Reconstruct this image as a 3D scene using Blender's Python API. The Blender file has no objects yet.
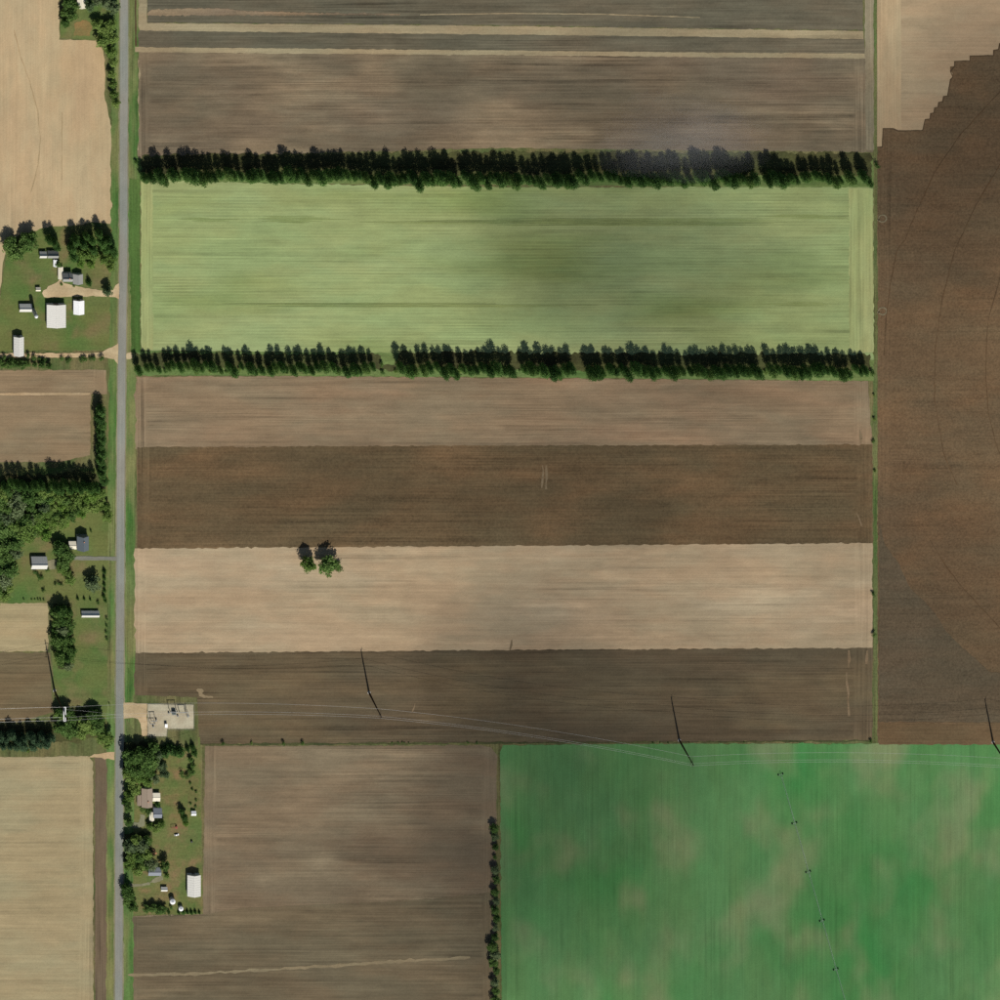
import bpy, bmesh, math, random
import numpy as np
from mathutils import Vector, Matrix

# ------------------------------------------------------------------ camera, sky, sun, exposure
scene = bpy.context.scene
COL = scene.collection
LX, LY = 0.29, 0.52           # metres a top leans east / south in the picture per metre of height
SHX, SHY = -0.177, 0.94       # metres a shadow reaches east / north per metre of height
CAM_H = 8000.0

cam_data = bpy.data.cameras.new('camera')
cam = bpy.data.objects.new('camera', cam_data)
COL.objects.link(cam)
scene.camera = cam
cam.location = (-LX * CAM_H, LY * CAM_H, CAM_H)      # a satellite-like far view from the north-north-west
cam.rotation_euler = (0, 0, 0)
cam_data.sensor_width = 36.0
cam_data.lens = 36.0 * CAM_H / 1000.0                # 1000 m of ground across the frame
cam_data.shift_x = LX * CAM_H / 1000.0               # film stays parallel to the ground, as on a map
cam_data.shift_y = -LY * CAM_H / 1000.0
cam_data.clip_start = 500.0
cam_data.clip_end = 40000.0

SUN_DIR = Vector((-SHX, -SHY, 1.0)).normalized()     # towards the sun (south-south-east)
SUN_EL = math.asin(SUN_DIR.z)
SUN_AZ = math.atan2(SUN_DIR.x, SUN_DIR.y)            # clockwise from north
world = bpy.data.worlds.new('World')
scene.world = world
world.use_nodes = True
wn = world.node_tree
wn.nodes.clear()
sky = wn.nodes.new('ShaderNodeTexSky')
sky.sky_type = 'NISHITA'
sky.sun_disc = False
sky.sun_elevation = SUN_EL
sky.sun_rotation = SUN_AZ
bg = wn.nodes.new('ShaderNodeBackground')
bg.inputs['Strength'].default_value = 0.05
wo = wn.nodes.new('ShaderNodeOutputWorld')
wn.links.new(sky.outputs[0], bg.inputs['Color'])
wn.links.new(bg.outputs[0], wo.inputs['Surface'])

sun_data = bpy.data.lights.new('sun', 'SUN')
sun_data.energy = 4.2
sun_data.angle = math.radians(0.5)
sun_data.color = (1.0, 0.955, 0.89)
sun = bpy.data.objects.new('sun', sun_data)
COL.objects.link(sun)
sun.location = (600, -900, 1500)
sun.rotation_euler = SUN_DIR.to_track_quat('Z', 'Y').to_euler()

vs = scene.view_settings
vs.view_transform = 'Standard'
vs.look = 'None'
vs.gamma = 1.0
vs.use_curve_mapping = False
vs.exposure = 0.1
scene.cycles.transparent_max_bounces = 48
scene.cycles.volume_bounces = 0
scene.cycles.max_bounces = 5
scene.cycles.pixel_filter_type = 'BLACKMAN_HARRIS'
scene.cycles.filter_width = 1.5
scene.cycles.use_denoising = False

R = random.Random(7)
NR = np.random.default_rng(11)

# ------------------------------------------------------------------ helpers
def P(px, py, z=0.0):
    """ground pixel of the photograph -> metres (1 px = 1 m of ground)"""
    return Vector((px - 500.0, 500.0 - py, z))

KLIGHT = 1.22
def lin(c):
    c = c / 255.0
    return c / 12.92 if c <= 0.04045 else ((c + 0.055) / 1.055) ** 2.4
def soil(r, g, b): return sc(r*0.985, g*1.018, b*1.01)
def sc(r, g, b, k=KLIGHT):
    return (min(lin(r) / k, 0.85), min(lin(g) / k, 0.85), min(lin(b) / k, 0.85), 1.0)

def tag(o, label, cat, group=None, kind=None):
    o['label'] = label
    o['category'] = cat
    if group: o['group'] = group
    if kind: o['kind'] = kind
    return o

def empty(name, loc, rz=0.0):
    o = bpy.data.objects.new(name, None)
    o.empty_display_size = 1.0
    o.location = loc
    o.rotation_euler = (0, 0, rz)
    COL.objects.link(o)
    return o

def link(name, me, parent=None, loc=None):
    o = bpy.data.objects.new(name, me)
    COL.objects.link(o)
    if parent is not None: o.parent = parent
    if loc is not None: o.location = loc
    return o

class MB:
    """collects shapes, then links them as one mesh object"""
    def __init__(s): s.v = []; s.f = []; s.smooth = False
    def add(s, verts, faces):
        n = len(s.v)
        s.v += [tuple(v) for v in verts]
        s.f += [tuple(i + n for i in f) for f in faces]
        return s
    def box(s, x0, y0, z0, x1, y1, z1):
        v = [(x0,y0,z0),(x1,y0,z0),(x1,y1,z0),(x0,y1,z0),(x0,y0,z1),(x1,y0,z1),(x1,y1,z1),(x0,y1,z1)]
        return s.add(v, [(0,3,2,1),(4,5,6,7),(0,1,5,4),(1,2,6,5),(2,3,7,6),(3,0,4,7)])
    def bar(s, a, b, w=0.1, w2=None):
        """square tapered bar from a to b"""
        a, b = Vector(a), Vector(b); w2 = w if w2 is None else w2
        d = (b - a).normalized()
        u = d.cross(Vector((0,0,1)));
        if u.length < 1e-3: u = Vector((1,0,0))
        u.normalize(); n = d.cross(u)
        v = []
        for p, r in ((a, w/2), (b, w2/2)):
            v += [p+u*r+n*r, p-u*r+n*r, p-u*r-n*r, p+u*r-n*r]
        return s.add(v, [(0,1,2,3),(7,6,5,4),(0,4,5,1),(1,5,6,2),(2,6,7,3),(3,7,4,0)])
    def tube(s, pts, rads, n=8, cap=True):
        pts = [Vector(p) for p in pts]
        if not hasattr(rads, '__len__'): rads = [rads]*len(pts)
        base = len(s.v)
        for i, p in enumerate(pts):
            d = (pts[min(i+1, len(pts)-1)] - pts[max(i-1, 0)]).normalized()
            u = d.cross(Vector((0,0,1)))
            if u.length < 1e-3: u = Vector((1,0,0))
            u.normalize(); w = u.cross(d)
            for k in range(n):
                a = 2*math.pi*k/n
                s.v.append(tuple(p + (u*math.cos(a) + w*math.sin(a))*rads[i]))
        for i in range(len(pts)-1):
            for k in range(n):
                a = base+i*n+k; b = base+i*n+(k+1) % n
                s.f.append((a, b, b+n, a+n))
        if cap:
            s.f.append(tuple(base+k for k in range(n))[::-1])
            s.f.append(tuple(base+(len(pts)-1)*n+k for k in range(n)))
        return s
    def lathe(s, prof, n=20, c=(0,0)):
        base = len(s.v)
        for r, z in prof:
            for k in range(n):
                a = 2*math.pi*k/n
                s.v.append((c[0]+r*math.cos(a), c[1]+r*math.sin(a), z))
        for i in range(len(prof)-1):
            for k in range(n):
                a = base+i*n+k; b = base+i*n+(k+1) % n
                s.f.append((a, b, b+n, a+n))
        s.f.append(tuple(base+k for k in range(n))[::-1])
        s.f.append(tuple(base+(len(prof)-1)*n+k for k in range(n)))
        return s
    def mesh(s, name, mat=None):
        me = bpy.data.meshes.new(name)
        me.from_pydata(s.v, [], s.f)
        if mat: me.materials.append(mat)
        if s.smooth:
            me.polygons.foreach_set('use_smooth', [True]*len(me.polygons))
        me.update()
        return me
    def build(s, name, mat, parent=None, loc=None):
        return link(name, s.mesh(name, mat), parent, loc)

# ------------------------------------------------------------------ materials
def new_mat(name):
    m = bpy.data.materials.new(name)
    m.use_nodes = True
    nt = m.node_tree
    bs = nt.nodes['Principled BSDF']
    return m, nt, bs

def nd(nt, typ, **kw):
    n = nt.nodes.new(typ)
    for k, v in kw.items():
        if k in n.inputs.keys() if not hasattr(n, k) else False:
            n.inputs[k].default_value = v
        else:
            setattr(n, k, v)
    return n
def math_(nt, op, a, b=None, clamp=False):
    n = nt.nodes.new('ShaderNodeMath'); n.operation = op; n.use_clamp = clamp
    for i, x in enumerate((a, b)):
        if x is None: continue
        if isinstance(x, (int, float)): n.inputs[i].default_value = x
        else: nt.links.new(x, n.inputs[i])
    return n.outputs[0]
def mixc(nt, fac, a, b, mode='MIX'):
    n = nt.nodes.new('ShaderNodeMix'); n.data_type = 'RGBA'; n.blend_type = mode
    if isinstance(fac, (int, float)): n.inputs[0].default_value = fac
    else: nt.links.new(fac, n.inputs[0])
    for i, x in ((6, a), (7, b)):
        if isinstance(x, tuple): n.inputs[i].default_value = x
        else: nt.links.new(x, n.inputs[i])
    return n.outputs[2]
def position(nt, sx, sy, off=0.0, rot=0.0):
    g = nt.nodes.new('ShaderNodeNewGeometry')
    m = nt.nodes.new('ShaderNodeMapping')
    m.inputs['Scale'].default_value = (sx, sy, 1)
    m.inputs['Location'].default_value = (off, off*1.7, off*.6)
    m.inputs['Rotation'].default_value = (0, 0, rot)
    nt.links.new(g.outputs['Position'], m.inputs['Vector'])
    return m.outputs[0]
def noise(nt, vec, scale, detail=3.0, rough=0.55):
    n = nt.nodes.new('ShaderNodeTexNoise')
    n.inputs['Scale'].default_value = scale
    n.inputs['Detail'].default_value = detail
    n.inputs['Roughness'].default_value = rough
    nt.links.new(vec, n.inputs['Vector'])
    return n.outputs['Fac']
def remap(nt, x, a, b, c=0.0, d=1.0):
    n = nt.nodes.new('ShaderNodeMapRange'); n.interpolation_type = 'SMOOTHSTEP'
    nt.links.new(x, n.inputs[0])
    for i, v in enumerate((a, b, c, d)): n.inputs[i+1].default_value = v
    return n.outputs[0]

def field_mat(name, base, alt, axis='x', patch=(0.5, 0.010), streak=0.22, fine=0.16, rows=None, alt2=None, seed=0.0,
              patch_stretch=1.0, cross=0.0, tram=None, ends=None, soft=0.0, glints=0.0):
    """soil or crop: base colour, a second colour in patches, streaks along the tilling direction, rows, fine crumbs;
    ends=(x of west headland, x of east headland, width): the headlands are tilled across"""
    m, nt, bs = new_mat(name)
    L = nt.links
    s = 1.0/patch_stretch
    pv = position(nt, s if axis == 'x' else 1.0, 1.0 if axis == 'x' else s, seed)
    pn = noise(nt, pv, patch[1], 2.5, 0.5)
    col = mixc(nt, remap(nt, pn, 0.5-0.5*patch[0], 0.5+0.5*patch[0]*0.55), base, alt)
    if alt2:
        p2 = noise(nt, position(nt, s if axis == 'x' else 1.0, 1.0 if axis == 'x' else s, seed+41.3), patch[1]*1.7, 2.0+2.0*(1-soft), 0.5)
        col = mixc(nt, remap(nt, p2, 0.44 if not soft else 0.45, 0.74 if not soft else 0.75), col, alt2)
    # slow drift of tint: a little redder, a little greyer-green
    t1 = noise(nt, position(nt, 0.35 if axis == 'x' else 1.0, 1.0 if axis == 'x' else 0.35, seed+77.0), 0.03, 3.0, 0.6)
    col = mixc(nt, remap(nt, t1, 0.36, 0.64), mixc(nt, 1.0, col, (1.03, 0.985, 0.965, 1), 'MULTIPLY'), mixc(nt, 1.0, col, (0.97, 1.008, 1.02, 1), 'MULTIPLY'))
    def streaks(ax):
        sv = position(nt, 0.016 if ax == 'x' else 0.55, 0.55 if ax == 'x' else 0.016, seed+7.7)
        st = noise(nt, sv, 1.0, 4.0, 0.65)
        sv2 = position(nt, 0.02 if ax == 'x' else 0.11, 0.11 if ax == 'x' else 0.02, seed+3.1)
        st2 = noise(nt, sv2, 1.0, 3.0, 0.6)
        return math_(nt, 'ADD', math_(nt, 'MULTIPLY', math_(nt, 'SUBTRACT', st, 0.5), streak*3.0), math_(nt, 'MULTIPLY', math_(nt, 'SUBTRACT', st2, 0.5), streak*3.4)), sv2
    val, sv2 = streaks(axis)
    if ends:
        g0 = nt.nodes.new('ShaderNodeNewGeometry')
        s0 = nt.nodes.new('ShaderNodeSeparateXYZ'); L.new(g0.outputs['Position'], s0.inputs[0])
        a0 = math_(nt, 'SUBTRACT', s0.outputs[0], ends[0]-500.0)
        b0 = math_(nt, 'SUBTRACT', ends[1]-500.0, s0.outputs[0])
        edge = math_(nt, 'MINIMUM', a0, b0)
        mk = remap(nt, edge, ends[2]*0.8, ends[2]*1.15, 1.0, 0.0)
        v2, _ = streaks('y' if axis == 'x' else 'x')
        val = math_(nt, 'ADD', math_(nt, 'MULTIPLY', val, math_(nt, 'SUBTRACT', 1.0, mk)), math_(nt, 'MULTIPLY', v2, mk))
    def lines(ax):
        lv = position(nt, 0.008 if ax == 'x' else 0.85, 0.85 if ax == 'x' else 0.008, seed+17.3)
        ln = noise(nt, lv, 1.0, 2.0, 0.7)
        lv2 = position(nt, 0.004 if ax == 'x' else 0.16, 0.16 if ax == 'x' else 0.004, seed+23.9)
        ln2 = noise(nt, lv2, 1.0, 1.0, 0.5)
        fade = remap(nt, noise(nt, position(nt, .4 if ax == 'x' else 1, 1 if ax == 'x' else .4, seed+31.0), 0.02, 2.0), 0.35, 0.65, 0.35, 1.25)
        v = math_(nt, 'MULTIPLY', math_(nt, 'SUBTRACT', ln, 0.5), streak*6.4)
        v = math_(nt, 'SUBTRACT', v, math_(nt, 'MULTIPLY', remap(nt, ln2, 0.60, 0.70), streak*1.3))
        return math_(nt, 'MULTIPLY', v, fade)
    lx = lines(axis)
    if ends:
        val = math_(nt, 'ADD', val, math_(nt, 'MULTIPLY', mk, 0.05))
        lx = math_(nt, 'ADD', math_(nt, 'MULTIPLY', lx, math_(nt, 'SUBTRACT', 1.0, mk)), math_(nt, 'MULTIPLY', lines('y' if axis == 'x' else 'x'), math_(nt, 'MULTIPLY', mk, 1.3)))
    val = math_(nt, 'ADD', val, lx)
    fn = noise(nt, position(nt, 1, 1, seed+1.9), 0.5, 5.0, 0.8)
    md = noise(nt, position(nt, 1 if axis == 'y' else .5, 1 if axis == 'x' else .5, seed+2.9), 0.09, 4.0, 0.65)
    val = math_(nt, 'ADD', val, math_(nt, 'MULTIPLY', math_(nt, 'SUBTRACT', fn, 0.5), fine*6.5))
    val = math_(nt, 'ADD', val, math_(nt, 'MULTIPLY', math_(nt, 'SUBTRACT', md, 0.5), 0.42))
    if glints:
        mo = noise(nt, position(nt, 0.25 if axis == 'x' else 1.0, 1.0 if axis == 'x' else 0.25, seed+53.0), 0.055, 5.0, 0.7)
        val = math_(nt, 'ADD', val, remap(nt, mo, 0.5, 0.72, 0.0, 0.16))
        gn = noise(nt, position(nt, 0.035 if axis == 'x' else 0.7, 0.7 if axis == 'x' else 0.035, seed+13.0), 1.0, 2.0, 0.5)
        val = math_(nt, 'ADD', val, math_(nt, 'MULTIPLY', remap(nt, gn, 0.62, 0.74), glints))
    if rows:
        g = nt.nodes.new('ShaderNodeNewGeometry')
        sp = nt.nodes.new('ShaderNodeSeparateXYZ'); L.new(g.outputs['Position'], sp.inputs[0])
        co = sp.outputs[1] if axis == 'x' else sp.outputs[0]
        wob = math_(nt, 'MULTIPLY', noise(nt, position(nt, 1, 1, seed+5), 0.006, 2.0), rows[0]*1.1)
        ph = math_(nt, 'MULTIPLY', math_(nt, 'ADD', co, wob), 2*math.pi/rows[0])
        rw = math_(nt, 'SINE', ph)
        amp = math_(nt, 'MULTIPLY', remap(nt, noise(nt, sv2, 0.9, 3.0), 0.38, 0.64, 0.15, 1.0), rows[1])
        val = math_(nt, 'ADD', val, math_(nt, 'MULTIPLY', rw, amp))
    if tram:
        g2 = nt.nodes.new('ShaderNodeNewGeometry')
        sp2 = nt.nodes.new('ShaderNodeSeparateXYZ'); L.new(g2.outputs['Position'], sp2.inputs[0])
        co2 = sp2.outputs[1] if axis == 'x' else sp2.outputs[0]
        t = math_(nt, 'PINGPONG', math_(nt, 'ADD', co2, math_(nt, 'MULTIPLY', noise(nt, sv2, 0.3, 1.0), 2.5)), tram[0]/2)
        t = remap(nt, t, 0.3, 1.6, 1.0, 0.0)
        val = math_(nt, 'SUBTRACT', val, math_(nt, 'MULTIPLY', t, tram[1]))
    mul = math_(nt, 'ADD', val, 1.0)
    mulc = nt.nodes.new('ShaderNodeCombineColor')
    for i in range(3): L.new(mul, mulc.inputs[i])
    col = mixc(nt, 1.0, col, mulc.outputs[0], 'MULTIPLY')
    L.new(col, bs.inputs['Base Color'])
    bs.inputs['Roughness'].default_value = 0.95
    bs.inputs['Specular IOR Level'].default_value = 0.1
    bp = nt.nodes.new('ShaderNodeBump')
    bp.inputs['Strength'].default_value = 0.4
    bp.inputs['Distance'].default_value = 0.6
    L.new(fn, bp.inputs['Height'])
    L.new(bp.outputs[0], bs.inputs['Normal'])
    return m

def plain_mat(name, col, rough=0.7, metal=0.0, var=0.12, scale=0.8, spec=0.3, stretch=None):
    m, nt, bs = new_mat(name)
    v = position(nt, *(stretch or (1, 1)))
    n = noise(nt, v, scale, 4.0, 0.65)
    f = math_(nt, 'ADD', math_(nt, 'MULTIPLY', math_(nt, 'SUBTRACT', n, 0.5), var*2.5), 1.0)
    c = nt.nodes.new('ShaderNodeCombineColor')
    for i in range(3): nt.links.new(f, c.inputs[i])
    nt.links.new(mixc(nt, 1.0, col, c.outputs[0], 'MULTIPLY'), bs.inputs['Base Color'])
    bs.inputs['Roughness'].default_value = rough
    bs.inputs['Metallic'].default_value = metal
    bs.inputs['Specular IOR Level'].default_value = spec
    return m

def leaf_mat(name, a, b, tr=0.25):
    m, nt, bs = new_mat(name)
    oi = nt.nodes.new('ShaderNodeObjectInfo')
    tc = nt.nodes.new('ShaderNodeTexCoord')
    n = noise(nt, tc.outputs['Object'], 0.45, 3.0, 0.6)
    f = math_(nt, 'ADD', math_(nt, 'MULTIPLY', oi.outputs['Random'], 0.85), math_(nt, 'MULTIPLY', math_(nt, 'SUBTRACT', n, 0.36), 0.8), True)
    c = mixc(nt, f, a, b)
    nt.links.new(c, bs.inputs['Base Color'])
    bs.inputs['Roughness'].default_value = 0.7
    bs.inputs['Specular IOR Level'].default_value = 0.15
    t = nt.nodes.new('ShaderNodeBsdfTranslucent')
    nt.links.new(c, t.inputs['Color'])
    mx = nt.nodes.new('ShaderNodeMixShader'); mx.inputs[0].default_value = tr
    nt.links.new(bs.outputs[0], mx.inputs[1]); nt.links.new(t.outputs[0], mx.inputs[2])
    nt.links.new(mx.outputs[0], nt.nodes['Material Output'].inputs['Surface'])
    return m

M = {}
M['ground'] = field_mat('rough_grass', sc(96,104,64), sc(116,110,74), 'y', (0.6, 0.03), 0.16, 0.22, alt2=sc(80,98,54), seed=2.0, patch_stretch=2.0)
M['lawn'] = field_mat('lawn_grass', sc(82,112,56), sc(108,116,66), 'x', (0.5, 0.022), 0.05, 0.18, alt2=sc(124,114,76), seed=5.0, soft=.6)
M['lawn_dry'] = field_mat('dry_lawn_grass', sc(92,112,60), sc(114,116,70), 'x', (0.5, 0.04), 0.05, 0.2, alt2=sc(134,114,80), seed=95.0, soft=.5)
M['verge'] = field_mat('verge_grass', sc(92,122,66), sc(128,128,82), 'y', (0.5, 0.03), 0.22, 0.16, alt2=sc(70,112,52), seed=9.0, patch_stretch=4.0)
M['deep_verge'] = field_mat('deep_verge_grass', sc(72,104,48), sc(92,116,60), 'y', (0.5, 0.03), 0.14, 0.18, seed=19.0, patch_stretch=4.0)
M['tree_shade'] = field_mat('painted_tree_shade', sc(66,64,42), sc(84,88,52), 'x', (0.5, 0.05), 0.15, 0.3, seed=13.0, patch_stretch=2.0)  # dark ground colour that deepens the shade under the trees
M['lane'] = field_mat('lane_grass', sc(84,106,58), sc(108,112,70), 'y', (0.5, 0.05), 0.2, 0.25, seed=14.0, patch_stretch=3.0)
M['ditch'] = field_mat('ditch_grass', sc(60,68,42), sc(84,86,54), 'x', (0.6, 0.06), 0.2, 0.3, seed=15.0, patch_stretch=3.0)
M['strip'] = field_mat('windbreak_grass', sc(84,116,60), sc(112,130,76), 'x', (0.5, 0.04), 0.15, 0.22, seed=12.0, patch_stretch=3.0)
M['road'] = field_mat('worn_asphalt', sc(136,138,129), sc(146,147,137), 'y', (0.5, 0.02), 0.07, 0.05, seed=3.0, patch_stretch=6.0)
M['shoulder'] = field_mat('road_shoulder', sc(122,126,100), sc(138,134,106), 'y', (0.5, 0.05), 0.12, 0.12, seed=4.0, patch_stretch=4.0)
M['gravel'] = field_mat('tan_gravel', sc(206,184,146), sc(190,166,128), 'x', (0.5, 0.07), 0.04, 0.13, seed=6.0)
M['yard'] = field_mat('pale_yard_gravel', sc(192,184,158), sc(176,166,140), 'x', (0.5, 0.08), 0.05, 0.12, seed=8.0)
M['asphalt_drive'] = field_mat('drive_asphalt', sc(118,122,112), sc(128,130,118), 'x', (0.5, 0.1), 0.05, 0.08, seed=16.0)

M['bark'] = plain_mat('bark', sc(98,84,70), 0.9, 0, 0.25, 3.0, 0.1)
M['conifer'] = leaf_mat('conifer_needles', sc(70,106,50), sc(108,148,72), .28)
M['conifer_blue'] = leaf_mat('bluish_needles', sc(66,94,64), sc(92,122,84), 0.2)
M['broad'] = leaf_mat('broad_leaves', sc(112,146,66), sc(156,180,96), 0.38)
M['broad_dark'] = leaf_mat('dark_broad_leaves', sc(84,120,56), sc(126,158,82), 0.34)
M['broad_grey'] = leaf_mat('greyish_leaves', sc(102,126,84), sc(142,158,110), 0.32)
M['lime'] = leaf_mat('bright_leaves', sc(112,152,62), sc(150,182,88), 0.35)

M['white_metal'] = plain_mat('white_roof_metal', sc(226,224,214, 1.25), 0.45, 0.0, 0.05, 0.4, 0.4)
M['bright_metal'] = plain_mat('bright_white_metal', (0.85,0.85,0.84,1), 0.4, 0.0, 0.02, 0.4, 0.4)
M['cream'] = plain_mat('cream_roof', sc(236,228,204), 0.6, 0.0, 0.06, 0.5)
M['wall_white'] = plain_mat('white_siding', sc(214,212,204), 0.6, 0.0, 0.06, 0.6)
M['wall_grey'] = plain_mat('grey_siding', sc(150,150,146), 0.7, 0.0, 0.08, 0.6)
M['wall_red'] = plain_mat('red_boards', sc(128,58,46), 0.8, 0.0, 0.12, 0.8)
M['shingle_grey'] = plain_mat('grey_shingles', sc(158,158,152), 0.85, 0.0, 0.12, 1.5)
M['shingle_dark'] = plain_mat('slate_shingles', sc(98,108,114), 0.85, 0.0, 0.12, 1.5)
M['shingle_brown'] = plain_mat('brown_shingles', sc(158,142,124), 0.85, 0.0, 0.10, 1.5)
M['blue_roof'] = plain_mat('blue_roof', sc(132,138,146), 0.6, 0.0, 0.08, 1.0)
M['glass'] = plain_mat('window_glass', (0.03,0.04,0.05,1), 0.1, 0.0, 0.02, 1.0, 0.5)
M['trim'] = plain_mat('trim_paint', (0.7,0.7,0.68,1), 0.6, 0.0, 0.04, 1.0)
M['door'] = plain_mat('door_paint', sc(120,112,104), 0.6, 0.0, 0.08, 1.0)
M['steel_rust'] = plain_mat('weathering_steel', (0.045,0.03,0.02,1), 0.8, 0.3, 0.2, 0.6)
M['galv'] = plain_mat('galvanised_steel', (0.55,0.56,0.57,1), 0.45, 0.4, 0.1, 1.0)
M['galv_dull'] = plain_mat('weathered_zinc', (0.26,0.30,0.29,1), 0.6, 0.3, 0.1, 1.0)
M['galv_dark'] = plain_mat('dull_steel', (0.16,0.17,0.17,1), 0.6, 0.5, 0.1, 1.0)
M['wire'] = plain_mat('aluminium_wire', (0.80,0.78,0.72,1), 0.35, 0.25, 0.02, 1.0, 0.6)
M['insulator'] = plain_mat('insulator', (0.3,0.28,0.26,1), 0.3, 0.0, 0.05, 1.0, 0.5)
M['tank_green'] = plain_mat('transformer_paint', (0.10,0.13,0.12,1), 0.5, 0.0, 0.1, 1.0)
M['rubber'] = plain_mat('rubber', (0.02,0.02,0.02,1), 0.85, 0.0, 0.1, 1.0)
M['car_white'] = plain_mat('car_paint_white', (0.78,0.78,0.76,1), 0.25, 0.0, 0.02, 1.0, 0.5)
M['red_paint'] = plain_mat('red_paint', sc(150,62,46), 0.6, 0.0, 0.1, 1.0)
M['brick'] = plain_mat('orange_brick', sc(206,146,112), 0.85, 0.0, 0.15, 1.5)
M['concrete'] = plain_mat('concrete', (0.42,0.41,0.38,1), 0.9, 0.0, 0.1, 1.0)
M['silo'] = plain_mat('silo_concrete', (0.36,0.36,0.34,1), 0.8, 0.0, 0.1, 0.8)
M['wood'] = plain_mat('grey_wood', (0.22,0.18,0.14,1), 0.85, 0.0, 0.15, 2.0)

# ------------------------------------------------------------------ the ground and fields
def ragged(poly, step=6.0, amp=0.45):
    out = []
    n = len(poly)
    for i in range(n):
        a = Vector(poly[i]); b = Vector(poly[(i+1) % n])
        d = (b-a).length
        k = max(1, int(d/step))
        nn = Vector((-(b-a).y, (b-a).x)).normalized() if d > 0 else Vector((0,0))
        for j in range(k):
            p = a.lerp(b, j/k)
            if j: p = p + nn*R.gauss(0, amp)
            out.append(p)
    return out

def sheet(name, poly, mat, z, label, cat='field', step=3.5, amp=0.38):
    pts = ragged(poly, step, amp)
    me = bpy.data.meshes.new(name)
    bm = bmesh.new()
    vs_ = [bm.verts.new(P(p[0], p[1], z)) for p in pts]
    f = bm.faces.new(vs_)
    f.normal_update()
    if f.normal.z < 0: bmesh.ops.reverse_faces(bm, faces=[f])
    bmesh.ops.triangulate(bm, faces=bm.faces[:])
    bm.to_mesh(me); bm.free()
    me.materials.append(mat)
    o = link(name, me)
    return tag(o, label, cat, kind='structure')

def ribbon(name, line, width, mat, z, label, cat, jit=0.25, kind='structure'):
    """a strip along a polyline of pixels; width may be a number or a list"""
    pts = [Vector(p) for p in line]
    dense = []
    wd = []
    W = width if hasattr(width, '__len__') else [width]*len(pts)
    for i in range(len(pts)-1):
        k = max(1, int((pts[i+1]-pts[i]).length/5))
        for j in range(k):
            dense.append(pts[i].lerp(pts[i+1], j/k)); wd.append(W[i]+(W[i+1]-W[i])*j/k)
    dense.append(pts[-1]); wd.append(W[-1])
    m = MB()
    for i, p in enumerate(dense):
        d = (dense[min(i+1, len(dense)-1)]-dense[max(i-1, 0)]).normalized()
        n = Vector((-d.y, d.x))
        w = wd[i]/2
        a = p+n*(w+R.gauss(0, jit)); b = p-n*(w+R.gauss(0, jit))
        m.v += [tuple(P(a.x, a.y, z)), tuple(P(b.x, b.y, z))]
        if i: m.f.append((2*i-2, 2*i, 2*i+1, 2*i-1))
    o = m.build(name, mat)
    return tag(o, label, cat, kind=kind)

g = MB(); g.add([(-4000,-4000,0),(4000,-4000,0),(4000,4000,0),(-4000,4000,0)], [(0,1,2,3)])
tag(g.build('ground', M['ground']), 'rough green and straw grass ground under the fields', 'ground', kind='structure')

Z1, Z2, Z3, Z4 = 0.06, 0.12, 0.18, 0.24
T = field_mat
fm = {}
fm['stubbleW'] = T('tan_stubble_west', sc(196,174,136), sc(188,165,127), 'y', (0.5, 0.012), 0.05, 0.05, seed=21, alt2=sc(186,164,128), patch_stretch=2.0, tram=(23.0, 0.03))
fm['topdark'] = T('dark_grey_soil', soil(114,102,84), soil(100,92,76), 'x', (0.5, 0.02), 0.2, 0.10, seed=23, patch_stretch=6.0, glints=.2)
fm['toptan'] = T('pale_straw_strip', soil(172,153,122), soil(158,139,110), 'x', (0.5, 0.04), 0.10, 0.10, seed=24, patch_stretch=4.0)
fm['rust'] = T('rusty_residue', soil(150,126,100), soil(134,114,94), 'x', (0.5, 0.05), 0.2, 0.15, seed=22, patch_stretch=3.0)
fm['toptan2'] = T('greyish_headland', soil(150,136,112), soil(140,124,100), 'y', (0.5, 0.04), 0.16, 0.10, seed=26, patch_stretch=4.0)
fm['dark8'] = T('darker_brown_soil', soil(116,101,80), soil(106,92,72), 'x', (0.6, 0.014), 0.15, 0.08, seed=40, alt2=soil(124,108,85), patch_stretch=3.0, ends=(126,494,12), glints=.05)
fm['mtrack'] = T('worn_pale_track', soil(150,131,104), soil(140,122,96), 'x', (0.5, 0.05), 0.08, 0.10, seed=67)
fm['brown2'] = T('greyish_brown_soil', soil(128,110,91), soil(108,94,76), 'x', (0.6, 0.013), 0.20, 0.10, seed=25, alt2=soil(142,122,98), patch_stretch=2.6, ends=(134,870,16), glints=.16)
fm['crop'] = T('pale_green_row_crop', sc(160,172,119), sc(150,165,110), 'x', (0.5, 0.012), 0.10, 0.05, rows=(3.05, 0.085), seed=27, alt2=sc(136,150,92), patch_stretch=4.5, soft=1.0)
fm['crop_v'] = T('headland_crop_rows', sc(158,170,112), sc(168,172,118), 'y', (0.5, 0.02), 0.10, 0.06, rows=(3.05, 0.09), seed=28, patch_stretch=4.0)
fm['brown4'] = T('pinkish_brown_soil', soil(146,124,99), soil(132,111,88), 'x', (0.6, 0.015), 0.15, 0.08, seed=31, alt2=soil(154,124,98), patch_stretch=5.0, ends=(133,868,14), glints=.05)
fm['brown5'] = T('dark_brown_stubble', soil(108,90,66), soil(98,80,58), 'x', (0.6, 0.014), 0.14, 0.24, seed=33, alt2=soil(118,92,66), patch_stretch=3.0, ends=(137,871,14))
fm['tan6'] = T('beige_stubble', sc(178,158,127), sc(169,149,119), 'x', (0.6, 0.014), 0.09, 0.06, rows=(5.2, 0.025), seed=35, alt2=sc(180,161,131), patch_stretch=4.0, ends=(132,870,15), glints=.05)
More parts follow.
